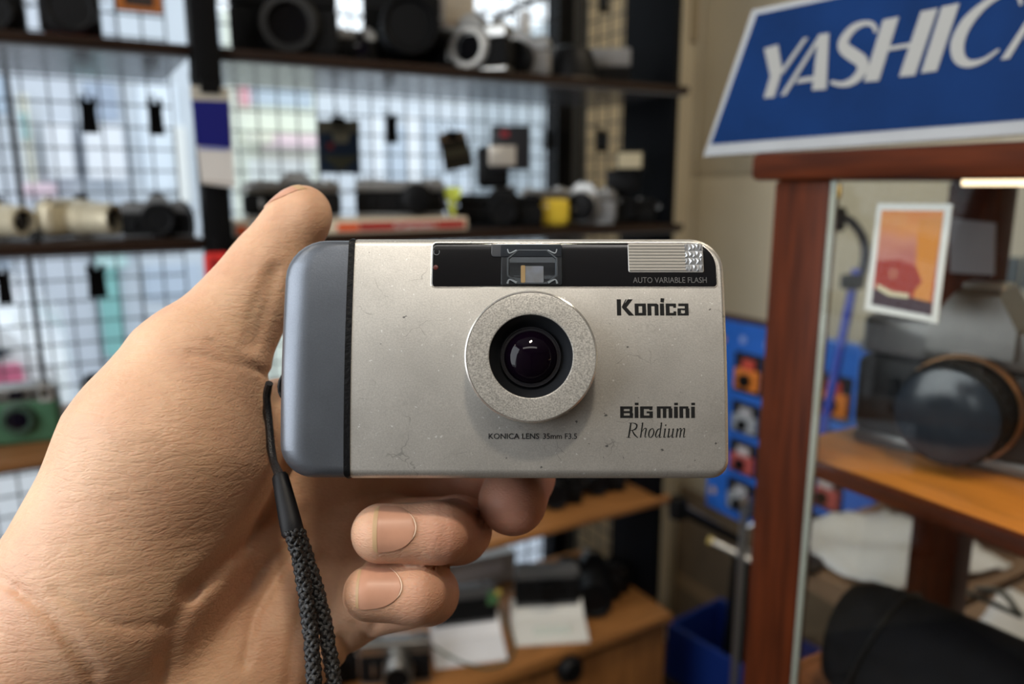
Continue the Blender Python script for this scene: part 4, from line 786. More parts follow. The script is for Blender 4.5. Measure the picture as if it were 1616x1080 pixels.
def wear_mat(name, col, rough, metal, speck=True, fine=.10):
    m = mat(name, col, rough, metal); nt = m.node_tree; b = nt.nodes['Principled BSDF']; L = nt.links; N = nt.nodes.new
    t = N('ShaderNodeTexCoord')
    n = N('ShaderNodeTexNoise'); n.inputs['Scale'].default_value = 2600; n.inputs['Detail'].default_value = 2
    L.new(t.outputs['Object'], n.inputs['Vector'])
    r = N('ShaderNodeValToRGB'); r.color_ramp.elements[0].position = .3; r.color_ramp.elements[1].position = .72
    r.color_ramp.elements[0].color = (*[c * (1 - fine) for c in col], 1); r.color_ramp.elements[1].color = (*[min(1, c * (1 + fine)) for c in col], 1)
    L.new(n.outputs[0], r.inputs[0]); out = r.outputs[0]
    # cloudy wear
    n4 = N('ShaderNodeTexNoise'); n4.inputs['Scale'].default_value = 60; n4.inputs['Detail'].default_value = 5
    L.new(t.outputs['Object'], n4.inputs['Vector'])
    r4 = N('ShaderNodeValToRGB'); r4.color_ramp.elements[0].position = .3; r4.color_ramp.elements[1].position = .6
    r4.color_ramp.elements[0].color = (.86, .86, .86, 1); r4.color_ramp.elements[1].color = (1, 1, 1, 1)
    L.new(n4.outputs[0], r4.inputs[0])
    mm = N('ShaderNodeMixRGB'); mm.blend_type = 'MULTIPLY'; mm.inputs[0].default_value = 1
    L.new(out, mm.inputs[1]); L.new(r4.outputs[0], mm.inputs[2]); out = mm.outputs[0]
    if speck:
        for sc, thr, cl, seed in ((760, .70, (.9, .9, .88), 0), (520, .725, (.10, .10, .10), 7)):
            mp = N('ShaderNodeMapping'); mp.inputs['Location'].default_value = (seed, seed * .3, 0); L.new(t.outputs['Object'], mp.inputs[0])
            n2 = N('ShaderNodeTexNoise'); n2.inputs['Scale'].default_value = sc; n2.inputs['Detail'].default_value = 3; L.new(mp.outputs[0], n2.inputs['Vector'])
            r2 = N('ShaderNodeValToRGB'); r2.color_ramp.elements[0].position = thr; r2.color_ramp.elements[1].position = thr + .03
            r2.color_ramp.elements[0].color = (0, 0, 0, 1); r2.color_ramp.elements[1].color = (.85, .85, .85, 1)
            L.new(n2.outputs[0], r2.inputs[0])
            mx = N('ShaderNodeMixRGB'); L.new(r2.outputs[0], mx.inputs[0]); L.new(out, mx.inputs[1]); mx.inputs[2].default_value = (*cl, 1); out = mx.outputs[0]
        # hair scratches: thin bands of a distorted wave where a coarse noise allows
        wv = N('ShaderNodeTexVoronoi'); wv.feature = 'DISTANCE_TO_EDGE'; wv.inputs['Scale'].default_value = 75
        n5 = N('ShaderNodeTexNoise'); n5.inputs['Scale'].default_value = 160; L.new(t.outputs['Object'], n5.inputs['Vector'])
        av = N('ShaderNodeMixRGB'); av.inputs[0].default_value = .012; L.new(t.outputs['Object'], av.inputs[1]); L.new(n5.outputs[1], av.inputs[2]); L.new(av.outputs[0], wv.inputs['Vector'])
        r5 = N('ShaderNodeValToRGB'); r5.color_ramp.elements[0].position = 0; r5.color_ramp.elements[1].position = .012
        r5.color_ramp.elements[0].color = (1, 1, 1, 1); r5.color_ramp.elements[1].color = (0, 0, 0, 1); L.new(wv.outputs[0], r5.inputs[0])
        n6 = N('ShaderNodeTexNoise'); n6.inputs['Scale'].default_value = 95; L.new(t.outputs['Object'], n6.inputs['Vector'])
        r6 = N('ShaderNodeValToRGB'); r6.color_ramp.elements[0].position = .55; r6.color_ramp.elements[1].position = .62
        r6.color_ramp.elements[1].color = (.5, .5, .5, 1); L.new(n6.outputs[0], r6.inputs[0])
        ml = N('ShaderNodeMixRGB'); ml.blend_type = 'MULTIPLY'; ml.inputs[0].default_value = 1; L.new(r5.outputs[0], ml.inputs[1]); L.new(r6.outputs[0], ml.inputs[2])
        mx = N('ShaderNodeMixRGB'); L.new(ml.outputs[0], mx.inputs[0]); L.new(out, mx.inputs[1]); mx.inputs[2].default_value = (.16, .15, .14, 1); out = mx.outputs[0]
    L.new(out, b.inputs['Base Color'])
    bp = N('ShaderNodeBump'); bp.inputs['Strength'].default_value = .10; bp.inputs['Distance'].default_value = .0002
    L.new(n.outputs[0], bp.inputs['Height']); L.new(bp.outputs[0], b.inputs['Normal'])
    return m
SILF = wear_mat('worn_champagne_silver', (.62, .60, .56), .43, .80)
GRIP = wear_mat('blue_grey_metal_paint', (.125, .138, .16), .33, .6, speck=False, fine=.07)
RINGM = wear_mat('sparkling_silver_ring', (.50, .48, .44), .42, .6, speck=False, fine=.38)

bx0, by0 = face(431.5, 757); bx1, by1 = face(1155.5, 757)
_, by1t = face(800, 371.5)
xs0, _ = face(545, 565); xs1, _ = face(553, 565)          # dark seam strip
BD = .033
MB().rbox(bx0, xs0, by0, by1t, -BD, -.0004, b=.0042, r=[.0088, .0006, .0006, .0105], seg=8, n=8, ins=(1.9, 0, .75, .55)).build('grip', GRIP, cc, label='blue-grey rounded end of the camera')
MB().rbox(xs0 - .0002, xs1 + .0002, by0 - .0001, by1t + .0002, -BD + .0004, .0002, b=.0022, r=.001, seg=6, n=3, ins=(.02, .02, 1, 1)).build('seam_strip', BLK, cc)
MB().rbox(xs1, bx1, by0, by1t, -BD, 0, b=.0026, r=[.0006, .0045, .0085, .0006], seg=7, n=8, ins=(0.02, .55, .9, .9)).build('front_shell', SILF, cc)
# black window panel along the top
wx0, wy0 = face(680.5, 452); wx1, wy1 = face(1131, 380)
panel = MB().rbox(wx0 - .0003, wx1 + .0003, wy0 - .0003, wy1 + .0003, -.0006, .00012, b=.0001, r=[.0012, .0012, .0070, .0014], seg=1, n=8).build('panel_rim', mat('silver_rim', (.75, .72, .66), .25, .9), cc)
panel = MB().rbox(wx0, wx1, wy0, wy1, -.0008, .00030, b=.00030, r=[.0010, .0010, .0066, .0012], seg=4, n=8, ins=(1, 1, 1, 3.2)).build('window_panel', BLKG, cc)
def fr(px0, py0, px1, py1, zo=0): a = face(px0, py1, zo); b = face(px1, py0, zo); return a[0], b[0], a[1], b[1]
# viewfinder
VFG = glass('viewfinder_glass', (.80, .82, .84), .1)
vf = MB().rbox(*fr(791, 385, 887, 449), .0002, .0004, b=.00008, r=.0004, seg=1).build('viewfinder_recess', mat('viewfinder_dark', (.022, .022, .024), .35), cc)
x0, x1, y0, y1 = fr(800, 391, 880, 448)
m_ = MB(); cx_, cy_ = (x0 + x1) / 2, (y0 + y1) / 2; rx_, ry_ = (x1 - x0) / 2, (y1 - y0) / 2
octo = lambda s: [(cx_ + s * rx_ * a, cy_ + s * ry_ * b) for a, b in ((-.6, -1), (.6, -1), (1, -.55), (1, .45), (.6, .95), (-.6, .95), (-1, .45), (-1, -.55))]
m_.loft([[(p[0], p[1], z) for p in octo(s)] for s, z in ((1.0, .0004), (1.0, .0007), (.94, .0007), (.90, .00035))], cap1=False).build('viewfinder_frame', mat('viewfinder_bezel', (.16, .165, .17), .25, .4), vf)
m_ = MB()
for sx_ in (-1, 1):
    for sy_, q in ((-1, 1.0), (1, .5)):
        m_.ribbon([(cx_ + sx_ * rx_ * .98, cy_ + sy_ * ry_ * .98), (cx_ + sx_ * rx_ * .9, cy_ + sy_ * ry_ * .75), (cx_ + sx_ * rx_ * .62, cy_ + sy_ * ry_ * .93)], [.00055 * q, .0003, .0006 * q], .0005, .00075)
m_.build('moulded_corner', mat('clear_moulding', (.62, .63, .62), .2, .2), vf, kind='stuff')
MB().rbox(*fr(823, 419, 858, 446), .0004, .00062, b=.00005, r=.0003, seg=1).build('viewfinder_lens', mat('finder_backlight_tone', (.50, .46, .42), .12, .3, col2=(.62, .62, .66), vscale=260), vf)  # pale colour stands for bright window light showing through the finder
m_ = MB().rbox(*fr(822, 418, 829, 446), .0006, .00068, b=.00003, r=.0003, seg=1).build('lens_edge', mat('amber_edge', (.80, .50, .22), .2), vf)
MB().rbox(*fr(775, 382, 887, 404), .0003, .0006, b=.0002, r=[.0008, .0003, .0004, .0003], seg=2, ins=(1, 1, 1, 2)).build('clear_cover', mat('smoked_cover', (.045, .048, .055), .10, coat=.6), vf)
MB().rbox(*fr(790, 384, 888, 450), .0008, .00092, b=.00006, r=.0006, seg=1).build('viewfinder_window', VFG, vf)
# self timer mark and red lamp
a_ = face(688, 396)
MB().ribbon([(a_[0] + .00075 * math.cos(t), a_[1] + .00075 * math.sin(t)) for t in [2.4 + .5 * i for i in range(10)]], .00018, .0003, .00038).build('self_timer_mark', mat('grey_print', (.10, .11, .12), .5), cc)
a_ = face(687, 421)
MB().lathe([(.0007, .0003), (.0006, .00045), (.0001, .0005)], (a_[0], a_[1], 0), 16).build('timer_lamp', mat('dull_red_lamp', (.07, .006, .004), .3), cc)
# flash
fx0, fx1, fy0, fy1 = fr(994, 383, 1110, 428)
fl = MB().rbox(fx0 - .0002, fx1 + .0002, fy0 - .0002, fy1 + .0002, .0001, .0005, b=.00008, r=.0005, seg=1).build('flash', mat('flash_rim', (.35, .34, .32), .3, .6), cc)
m_ = MB(); n_ = 9
xm = fx0 + (fx1 - fx0) * .76
for i in range(n_):
    h_ = (fy1 - fy0) / n_; y_ = fy0 + i * h_
    m_.loft([[(xx, y_, .0005), (xx, y_ + h_ * .5, .0009), (xx, y_ + h_, .0005)] for xx in (fx0, xm)])
m_.build('flash_rib', mat('flash_fresnel', (.50, .475, .43), .3, .25), fl, kind='stuff', smooth=0)
m_ = MB(); rnd = random.Random(3)
for i in range(5):
    for j in range(4):
        w_, h_ = (fx1 - xm) / 5, (fy1 - fy0) / 4; X_, Y_ = xm + i * w_, fy0 + j * h_
        m_.add([(X_, Y_, .0005), (X_ + w_, Y_, .0005), (X_ + w_, Y_ + h_, .0005), (X_, Y_ + h_, .0005), (X_ + w_ * rnd.uniform(.2, .8), Y_ + h_ * rnd.uniform(.2, .8), .0011)], [(0, 1, 4), (1, 2, 4), (2, 3, 4), (3, 0, 4)])
m_.build('flash_prism', mat('flash_facets', (.42, .43, .44), .25, .4), fl, kind='stuff', smooth=0)
TXG = mat('grey_lettering', (.09, .09, .09), .5)
def ftext(body, px0, px1, pyb, pyt, m, zo, name, sizek=1.0, bold=0.0):
    a = face(px0, pyb, zo); b = face(px1, pyb, zo); t = face(px0, pyt, zo)
    return text_mesh(body, (t[1] - a[1]) / .69 * sizek, m, name, cc, a[0], a[1], zo, width=b[0] - a[0], bold=bold)
ftext('AUTO VARIABLE FLASH', 1000, 1117, 445.5, 436.5, TXG, .00036, 'flash_lettering')
# worn black lettering
def print_mat(name, scale=330, thr=.68):
    m = mat(name, (.012, .012, .012), .6, spec=.15); nt = m.node_tree; b = nt.nodes['Principled BSDF']; N = nt.nodes.new; L = nt.links
    t = N('ShaderNodeTexCoord'); n = N('ShaderNodeTexNoise'); n.inputs['Scale'].default_value = scale; n.inputs['Detail'].default_value = 3
    L.new(t.outputs['Object'], n.inputs['Vector'])
    r = N('ShaderNodeValToRGB'); r.color_ramp.elements[0].position = thr; r.color_ramp.elements[1].position = thr + .02
    r.color_ramp.elements[0].color = (.012, .012, .012, 1); r.color_ramp.elements[1].color = (.40, .38, .34, 1)
    L.new(n.outputs[0], r.inputs[0]); L.new(r.outputs[0], b.inputs['Base Color'])
    return m
PRN = print_mat('worn_black_print'); PRL = print_mat('lightly_worn_print', 500, .68); PRF = mat('black_print', (.015, .015, .016), .55)
ftext('KONICA LENS', 771, 851, 693, 684.5, PRF, .00004, 'lens_lettering', bold=.012)
ftext('35mm F3.5', 857, 911, 693, 684.5, PRF, .00004, 'lens_lettering', bold=.012)
def glyphs(spec, px0, px1, pyb, pyt, m, name, shear=0):
    """block letters: each glyph is (advance, list of polygons in a unit box)"""
    a = face(px0, pyb); b = face(px1, pyb); t = face(px0, pyt); tot = sum(g[0] for g in spec)
    kx = (b[0] - a[0]) / tot; ky = t[1] - a[1]; m_ = MB(); x = 0
    for adv, polys in spec:
        for p in polys:
            if p[0] == 'r': _, u0, v0, u1, v1 = p; p = [(u0, v0), (u1, v0), (u1, v1), (u0, v1)]
            m_.prism([(a[0] + (x + u + shear * v) * kx, a[1] + v * ky) for u, v in p], 0, .00004)
        x += adv
    return m_.build(name, m, cc, smooth=0)
R_ = lambda *q: ('r', *q)
def ring_(w, h, sx, sy, gap=None):
    o = [R_(0, 0, sx, h), R_(w - sx, 0, w, h), R_(sx, 0, w - sx, sy), R_(sx, h - sy, w - sx, h)]
    return o
xh = .74
def iglyph(w=.26, h=xh): return [R_(0, 0, w, h), [(w * .15, h + .09), (w * 1.0, h + .05), (w * 1.15, 1.05), (w * .25, 1.08)]]
gK = [R_(0, 0, .27, 1), [(.31, .5), (.70, 1), (1.02, 1), (.62, .5)], [(.31, .5), (.62, .5), (1.08, 0), (.74, 0)], [(.31, .55), (.56, 1), (.63, 1), (.36, .48)]]
go = ring_(.72, xh, .25, .17); gn = [R_(0, 0, .25, xh), R_(.25, xh - .17, .60, xh), R_(.45, 0, .70, xh - .08), [(.6, xh), (.70, xh - .08), (.45, xh - .17)]]
gc = [R_(0, 0, .25, xh), R_(.25, 0, .66, .17), R_(.25, xh - .17, .66, xh), R_(.48, .17, .66, .26), R_(.48, xh - .26, .66, xh - .17)]
ga = [R_(.06, xh - .16, .70, xh), R_(.46, 0, .70, xh - .16), R_(0, 0, .46, .15), R_(0, .15, .22, .44), R_(.22, .32, .46, .44)]
glyphs([(1.12, gK), (.80, go), (.79, gn), (.36, iglyph()), (.74, gc), (.76, ga)], 974, 1089, 498, 472, PRN, 'brand_lettering')
gB = [R_(0, 0, .30, .8), R_(.3, .62, 1.0, .8), R_(.3, .33, .98, .48), R_(.3, 0, 1.02, .17), R_(.76, .48, 1.0, .62), R_(.76, .17, 1.04, .33)]
gi = [R_(0, 0, .30, .78), R_(.02, .88, .32, 1.05)]
gG = [R_(0, 0, .30, .8), R_(.3, .62, 1.0, .8), R_(.3, 0, 1.02, .17), R_(.74, .17, 1.02, .46), R_(.52, .32, .74, .46), R_(.74, .54, .98, .62)]
gm = [R_(0, 0, .30, .8), R_(.3, .64, 1.16, .8), R_(.48, 0, .76, .64), R_(.94, 0, 1.24, .66)]
gn2 = [R_(0, 0, .30, .8), R_(.3, .64, .72, .8), R_(.50, 0, .80, .66)]
glyphs([(1.16, gB), (.44, gi), (1.34, gG), (1.38, gm), (.43, gi), (.94, gn2), (.34, gi)], 979, 1098, 660, 637, PRN, 'model_lettering')
def script_word(m, px0, px1, pyb, pyt, name):
    """old-style italic: strokes of swelling width"""
    a = face(px0, pyb); b = face(px1, pyb); t = face(px0, pyt); W_ = b[0] - a[0]; H_ = t[1] - a[1]; m_ = MB()
    U = W_ / 6.1
    def st(pts, ws): m_.ribbon([(a[0] + (u + .20 * v) * U, a[1] + v * H_) for u, v in pts], [w * U for w in ws], 0, .00004, sub=4)
    st([(.22, 0), (.24, .5), (.26, 1)], [.14, .16, .14]); st([(.0, .0), (.42, .0)], [.05, .05]); st([(.05, 1), (.5, 1.0), (.85, .88), (.82, .62), (.50, .50), (.28, .50)], [.05, .07, .15, .15, .07, .05])
    st([(.48, .50), (.75, .22), (1.15, -.02)], [.08, .15, .06])
    def stem(x, top, foot=True):
        st([(x, 0), (x + .02, top)], [.13, .13]); st([(x - .10, top - .05), (x + .06, top)], [.04, .07])
        if foot: st([(x - .02, .05), (x + .10, 0), (x + .2, .07)], [.10, .06, .03])
    stem(1.40, 1.03, False); st([(1.45, .38), (1.65, .62), (1.84, .60), (1.82, .3), (1.84, .03), (2.0, .07)], [.03, .07, .13, .13, .09, .03])
    st([(2.45, .64), (2.22, .5), (2.17, .2), (2.32, .0), (2.55, .1), (2.64, .4), (2.48, .64)], [.06, .13, .14, .06, .12, .13, .06])
    st([(3.26, .60), (3.0, .55), (2.85, .2), (2.98, .01), (3.2, .22)], [.04, .12, .14, .07, .04]); stem(3.26, 1.03)
    stem(3.70, .62); st([(3.72, .80), (3.72, .90)], [.13, .13])
    stem(4.10, .62, False); st([(4.10, .2), (4.2, .02), (4.45, .2)], [.12, .08, .03]); stem(4.50, .62)
    stem(4.92, .62, False); st([(4.97, .38), (5.12, .60), (5.27, .60), (5.28, .3), (5.27, 0)], [.03, .06, .12, .13, .12])
    st([(5.32, .38), (5.47, .60), (5.62, .60), (5.63, .3), (5.64, .03), (5.82, .08)], [.03, .06, .12, .13, .09, .03])
    return m_.build(name, m, cc, smooth=0)
script_word(print_mat('worn_script_print', 520, .70), 989, 1087, 691, 668, 'script_lettering')
# lens ring: proud of the face by 7 mm
LZ = .0072
lcx, lcy = face(838, 562, LZ); lr = (face(943, 562, LZ)[0] - face(733, 562, LZ)[0]) / 2; hr = (face(904, 562, LZ)[0] - face(772, 562, LZ)[0]) / 2
MB().lathe([(lr + .0002, -.001), (lr + .0002, .001), (lr, LZ - .0006), (lr - .0002, LZ - .0001), (lr - .0005, LZ), (hr + .0004, LZ), (hr + .0001, LZ - .0001), (hr, LZ - .0004), (hr - .0002, LZ - .0016)], (lcx, lcy, 0), 96, cap1=False).build('lens_ring', RINGM, cc, smooth=28, label='sparkling silver raised ring around the lens')
MB().lathe([(lr - .0001, LZ - .0005), (lr + .00004, LZ - .0004), (lr - .00035, LZ + .00006), (lr - .0005, LZ + .00004)], (lcx, lcy, 0), 96, cap0=False, cap1=False).build('ring_edge', mat('polished_edge', (.80, .79, .76), .2, .9), cc)
MB().lathe([(hr, LZ - .0003), (hr - .0003, LZ - .0012), (hr * .80, LZ - .0040), (hr * .76, LZ - .0044), (hr * .73, LZ - .0036), (hr * .71, LZ - .0036), (hr * .70, LZ - .0050), (hr * .2, LZ - .0052)], (lcx, lcy, 0), 80, cap0=False).build('lens_cone', mat('lens_black', (.010, .011, .013), .32), cc)
gl = [(hr * .70 * math.cos(t), LZ - .0056 + .0050 * math.sin(t)) for t in [math.pi / 2 * i / 10 for i in range(10)]] + [(.00002, LZ - .0006)]
MB().lathe(gl, (lcx, lcy, 0), 64, cap0=False).build('lens', mat('taking_lens_glass', (.003, .0012, .004), .03, spec=.22), cc)
MB().lathe([(hr * .735, LZ - .0037), (hr * .735, LZ - .0034), (hr * .715, LZ - .0034), (hr * .715, LZ - .0037)], (lcx, lcy, 0), 64).build('retaining_ring', mat('dark_metal', (.06, .06, .07), .25, .8), cc)
# unseen but real: shutter button, strap lug, back plate
MB().lathe([(.0055, -.001), (.0055, .0008), (.0048, .0012), (.0005, .0010)], n=32, M=Matrix.Translation((bx0 + .022, by1t, -.016)) @ Matrix.Rotation(-math.pi / 2, 4, 'X')).build('shutter_button', BLK, cc)
MB().tube([(bx0 - .0015 + .003 * math.cos(t) * -1, face(431, 606)[1] + .004 * math.sin(t), -.018) for t in [-1.4 + .35 * i for i in range(9)]], .0007).build('strap_lug', BLK, cc)

# the front is slightly bowed: cut every part into bands and bend them about the x axis
bpy.context.view_layer.update()
BOW = 1 / (2 * .240); YC = (by0 + by1t) / 2 - .003
def bow(o):
    if o.type == 'MESH':
        bm = bmesh.new(); bm.from_mesh(o.data)
        ys = [v.co.y for v in bm.verts]
        if max(ys) - min(ys) > .008:
            n = 18
            for i in range(1, n):
                y = by0 + (by1t - by0) * i / n
                if min(ys) < y < max(ys): bmesh.ops.bisect_plane(bm, geom=bm.verts[:] + bm.edges[:] + bm.faces[:], plane_co=(0, y, 0), plane_no=(0, 1, 0), dist=1e-6)
        for v in bm.verts: v.co.z -= BOW * (v.co.y - YC) ** 2
        bm.to_mesh(o.data); bm.free()
        w_ = o.modifiers.new('even_normals', 'WEIGHTED_NORMAL'); w_.keep_sharp = True; w_.weight = 100
    for c in o.children: bow(c)
bow(cc)

# ------------------------------------------------------------------ the hand (one continuous skin grown from rounded bones)
def RP(px, py, z): k = (ZC * 1000 - z) / F_PX; return np.array([(px - 808) * k, (540 - py) * k, z])
def seg(P, a, ra, b, rb):
    d = b - a; t = np.clip(((P - a) @ d) / (d @ d), 0, 1).astype(np.float32)
    q = P - a - t[:, None] * d
    return np.sqrt((q * q).sum(1)) - (ra + (rb - ra) * t)
def smin(a, b, k):
    h_ = np.maximum(k - np.abs(a - b), 0); return np.minimum(a, b) - h_ * h_ / (4 * k)
def chain(P, pts, k):
    q = [(RP(*p[:3]), p[3] * (ZC * 1000 - p[2]) / F_PX) for p in pts]; r = None
    for (a, ra), (b, rb) in zip(q[:-1], q[1:]):
        d = seg(P, a, ra, b, rb); r = d if r is None else smin(r, d, k)
    return r
THUMB = [(165, 930, -20, 165), (270, 702, -24, 146), (312, 585, -30, 98), (385, 482, -38, 61), (428, 417, -44, 51), (479, 334, -49, 40.5)]
RING = [(590, 850, -62, 62), (722, 836, -34, 52), (690, 841, -13, 48), (601, 842, -10, 46.5)]
PINKY = [(566, 950, -50, 58), (676, 938, -27, 46), (655, 938, -11.5, 45.5), (584, 937, -9.5, 43)]
MIDDLE = [(575, 755, -72, 64), (750, 750, -70, 56), (822, 752, -52, 52), (809, 791, -26, 54)]
INDEX = [(545, 640, -74, 66), (760, 600, -62, 54), (860, 610, -50, 48), (920, 615, -48, 44)]
def hand_sdf(P):
    P = P.astype(np.float32)
    arm = chain(P, [(-420, 1560, 20, 200), (-150, 1250, -2, 190), (92, 1010, -22, 160)], 12)
    arm = smin(arm, chain(P, [(-250, 1680, 5, 200), (60, 1330, -22, 165), (255, 1120, -34, 150)], 12), 14)
    pal = chain(P, [(300, 1125, -42, 125), (560, 940, -53, 60)], 4)
    pal = smin(pal, chain(P, [(270, 1085, -44, 120), (585, 850, -64, 62)], 4), 9)
    pal = smin(pal, chain(P, [(240, 1040, -46, 115), (570, 745, -72, 66)], 4), 10)
    pal = smin(pal, chain(P, [(220, 980, -46, 115), (545, 650, -73, 66)], 4), 10)
    th = chain(P, THUMB, 9)
    th = smin(th, chain(P, [(462, 356, -47, 42), (483, 349, -45, 34)], 3), 6)          # pad of the thumb
    th = smin(th, chain(P, [(255, 880, -32, 118), (330, 730, -34, 96)], 8), 12)         # muscle of the thumb
    web = chain(P, [(330, 700, -46, 85), (500, 650, -68, 62)], 6)
    d = smin(arm, pal, 16); d = smin(d, web, 12); d = smin(d, th, 9)
    palm_only = d
    fs_ = []
    for ch in (RING, PINKY, MIDDLE, INDEX):
        q = chain(P, ch, 2.2); fs_.append(q)
    fr_ = fs_[0]
    for q in fs_[1:]: fr_ = smin(fr_, q, .9)
    k = np.clip((-P[:, 2] - 28) / 22, 0, 1)                                              # blend only at the roots
    a, b = palm_only, fr_; kk = .8 + 6 * k
    h_ = np.maximum(kk - np.abs(a - b), 0); d = np.minimum(a, b) - h_ * h_ / (4 * kk)
    # folds, seen from the viewer's side: (line, depth mm, half width px)
    zz = ZC * 1000 - P[:, 2]; u = 808 + P[:, 0] * F_PX / zz; v = 540 - P[:, 1] * F_PX / zz
    near = (np.abs(d) < 3)
    idx = np.nonzero(near)[0]; uu, vv = u[idx], v[idx]; zz2 = P[idx, 2]; add = np.zeros(len(idx), np.float32)
    for pts, dep, hw, zlim in FOLDS:
        best = np.full(len(idx), 1e9, np.float32)
        for (ax, ay), (bx_, by_) in zip(pts[:-1], pts[1:]):
            dx, dy = bx_ - ax, by_ - ay; t = np.clip(((uu - ax) * dx + (vv - ay) * dy) / (dx * dx + dy * dy), 0, 1)
            best = np.minimum(best, (uu - ax - t * dx) ** 2 + (vv - ay - t * dy) ** 2)
        add += np.where((zz2 > zlim[0]) & (zz2 < zlim[1]), dep * np.exp(-best / (hw * hw)), 0)
    d[idx] += add
    return d
FOLDS = [
    ([(300, 935), (335, 905), (385, 860), (430, 800), (455, 740)], 2.4, 15, (-80, 10)),       # life line under the thumb muscle
    ([(300, 935), (275, 985), (262, 1040), (258, 1090)], 1.6, 16, (-80, 20)),
    ([(480, 850), (440, 905), (400, 975), (385, 1050)], 1.1, 9, (-80, 0)),
    ([(455, 862), (420, 890), (395, 930)], .7, 6, (-80, 0)),
    ([(508, 880), (480, 950), (462, 1010), (455, 1080)], 1.1, 9, (-80, 0)),
    ([(540, 890), (525, 960), (505, 1030)], .8, 8, (-80, 0)),
    ([(560, 985), (580, 1000), (592, 985)], 1.1, 8, (-80, -20)),
    ([(540, 1005), (548, 1030), (556, 1045)], .9, 7, (-80, -20)),
    ([(-20, 905), (60, 950), (110, 1000), (150, 1060)], .9, 10, (-60, 40)),                  # wrist folds
    ([(25, 930), (85, 985), (120, 1040), (160, 1100)], .7, 6, (-60, 40)),
    ([(90, 935), (150, 975), (200, 990), (262, 985)], .7, 8, (-60, 40)),
    ([(436, 425), (420, 480), (400, 545)], 1.0, 10, (-60, 10)),                              # side folds of the thumb
    ([(425, 430), (398, 490), (385, 550)], .6, 7, (-60, 10)),
    ([(300, 558), (360, 572), (425, 590)], .6, 7, (-60, 10)),
    ([(330, 540), (390, 575), (430, 600)], .4, 6, (-60, 10)),
    ([(697, 800), (703, 840), (697, 880)], .25, 10, (-30, 20)),
    ([(685, 900), (692, 935), (686, 975)], .25, 10, (-30, 20)),
]
rnd = random.Random(5)
for i in range(16):     # short skin wrinkles across the thumb muscle
    x = rnd.uniform(90, 330); y = rnd.uniform(690, 940) - (x - 90) * .15; l = rnd.uniform(40, 110)
    FOLDS.append(([(x, y), (x + l * .5, y - l * .10 + rnd.uniform(-4, 4)), (x + l, y - l * .16)], rnd.uniform(.10, .26), rnd.uniform(2.6, 4.5), (-80, 40)))
def grow_skin(lo, hi, h_):
    ax = [np.arange(lo[i], hi[i] + h_, h_, dtype=np.float32) for i in range(3)]; sh = [len(a) for a in ax]
    D = np.empty(sh, np.float32); yz = np.stack(np.meshgrid(ax[1], ax[2], indexing='ij'), -1).reshape(-1, 2)
    # coarse pass decides which slabs need work
    for i0 in range(0, sh[0], 12):
        xs_ = ax[0][i0:i0 + 12]
        P = np.concatenate([np.repeat(xs_, len(yz))[:, None], np.tile(yz, (len(xs_), 1))], 1)
        D[i0:i0 + 12] = hand_sdf(P).reshape(len(xs_), sh[1], sh[2])
    D[0], D[-1], D[:, 0], D[:, -1], D[:, :, 0], D[:, :, -1] = [np.maximum(q, .3) for q in (D[0], D[-1], D[:, 0], D[:, -1], D[:, :, 0], D[:, :, -1])]
    S = D < 0; c = [n - 1 for n in sh]; cnt = np.zeros(c, np.int32); acc = np.zeros((*c, 3), np.float32)
    def sl(dx, dy, dz): return (slice(dx, dx + c[0]), slice(dy, dy + c[1]), slice(dz, dz + c[2]))
    cor = [(i, j, k) for i in (0, 1) for j in (0, 1) for k in (0, 1)]
    for a in cor:
        for e in range(3):
            if a[e]: continue
            b = list(a); b[e] = 1
            da, db = D[sl(*a)], D[sl(*b)]; cr = S[sl(*a)] != S[sl(*b)]
            w = np.nonzero(cr); t = da[w] / (da[w] - db[w])
            p = np.repeat(np.array([a], np.float32), len(t), 0); p[:, e] += t
            acc[w] += p; cnt[w] += 1
    act = cnt > 0; ids = np.full(c, -1, np.int64); w = np.nonzero(act); ids[w] = np.arange(len(w[0]))
    V = acc[w] / cnt[w][:, None] + np.stack(w, -1); V = V * h_ + np.array(lo, np.float32)
    Fs = []
    for e in range(3):
        o1, o2 = [(1, 2), (2, 0), (0, 1)][e]
        a = [slice(1, -1)] * 3; a[e] = slice(0, c[e]); b = list(a); b[e] = slice(1, c[e] + 1)
        sa, sb = S[tuple(a)], S[tuple(b)]; q = np.array(np.nonzero(sa != sb)).T
        off = np.array([1, 1, 1]); off[e] = 0; q = q + off; flip = S[tuple(q.T)]
        def g(d1, d2):
            r = q.copy(); r[:, o1] -= d1; r[:, o2] -= d2; return ids[tuple(r.T)]
        quad = np.stack([g(1, 1), g(0, 1), g(0, 0), g(1, 0)], -1); quad[~flip] = quad[~flip][:, ::-1]; Fs.append(quad)
    for _ in range(2):                                  # pull the vertices onto the surface
        d0 = hand_sdf(V); e_ = .4
        G = np.stack([hand_sdf(V + np.eye(3, dtype=np.float32)[i] * e_) - d0 for i in range(3)], -1) / e_
        V = V - np.clip(d0, -.6, .6)[:, None] * G / np.maximum((G * G).sum(1), .3)[:, None]
    return V, np.concatenate(Fs)
V_, F_ = grow_skin((-185, -178, -98), (34, 52, 32), 1.3)
me = bpy.data.meshes.new('hand'); me.from_pydata((V_ / 1000).tolist(), [], F_.tolist()); me.validate(); me.shade_smooth()
hand = bpy.data.objects.new('hand', me); COL.objects.link(hand); hand.matrix_world = RIG
tag(hand, 'bare hand and wrist gripping the silver compact camera from its grey end', 'hand')
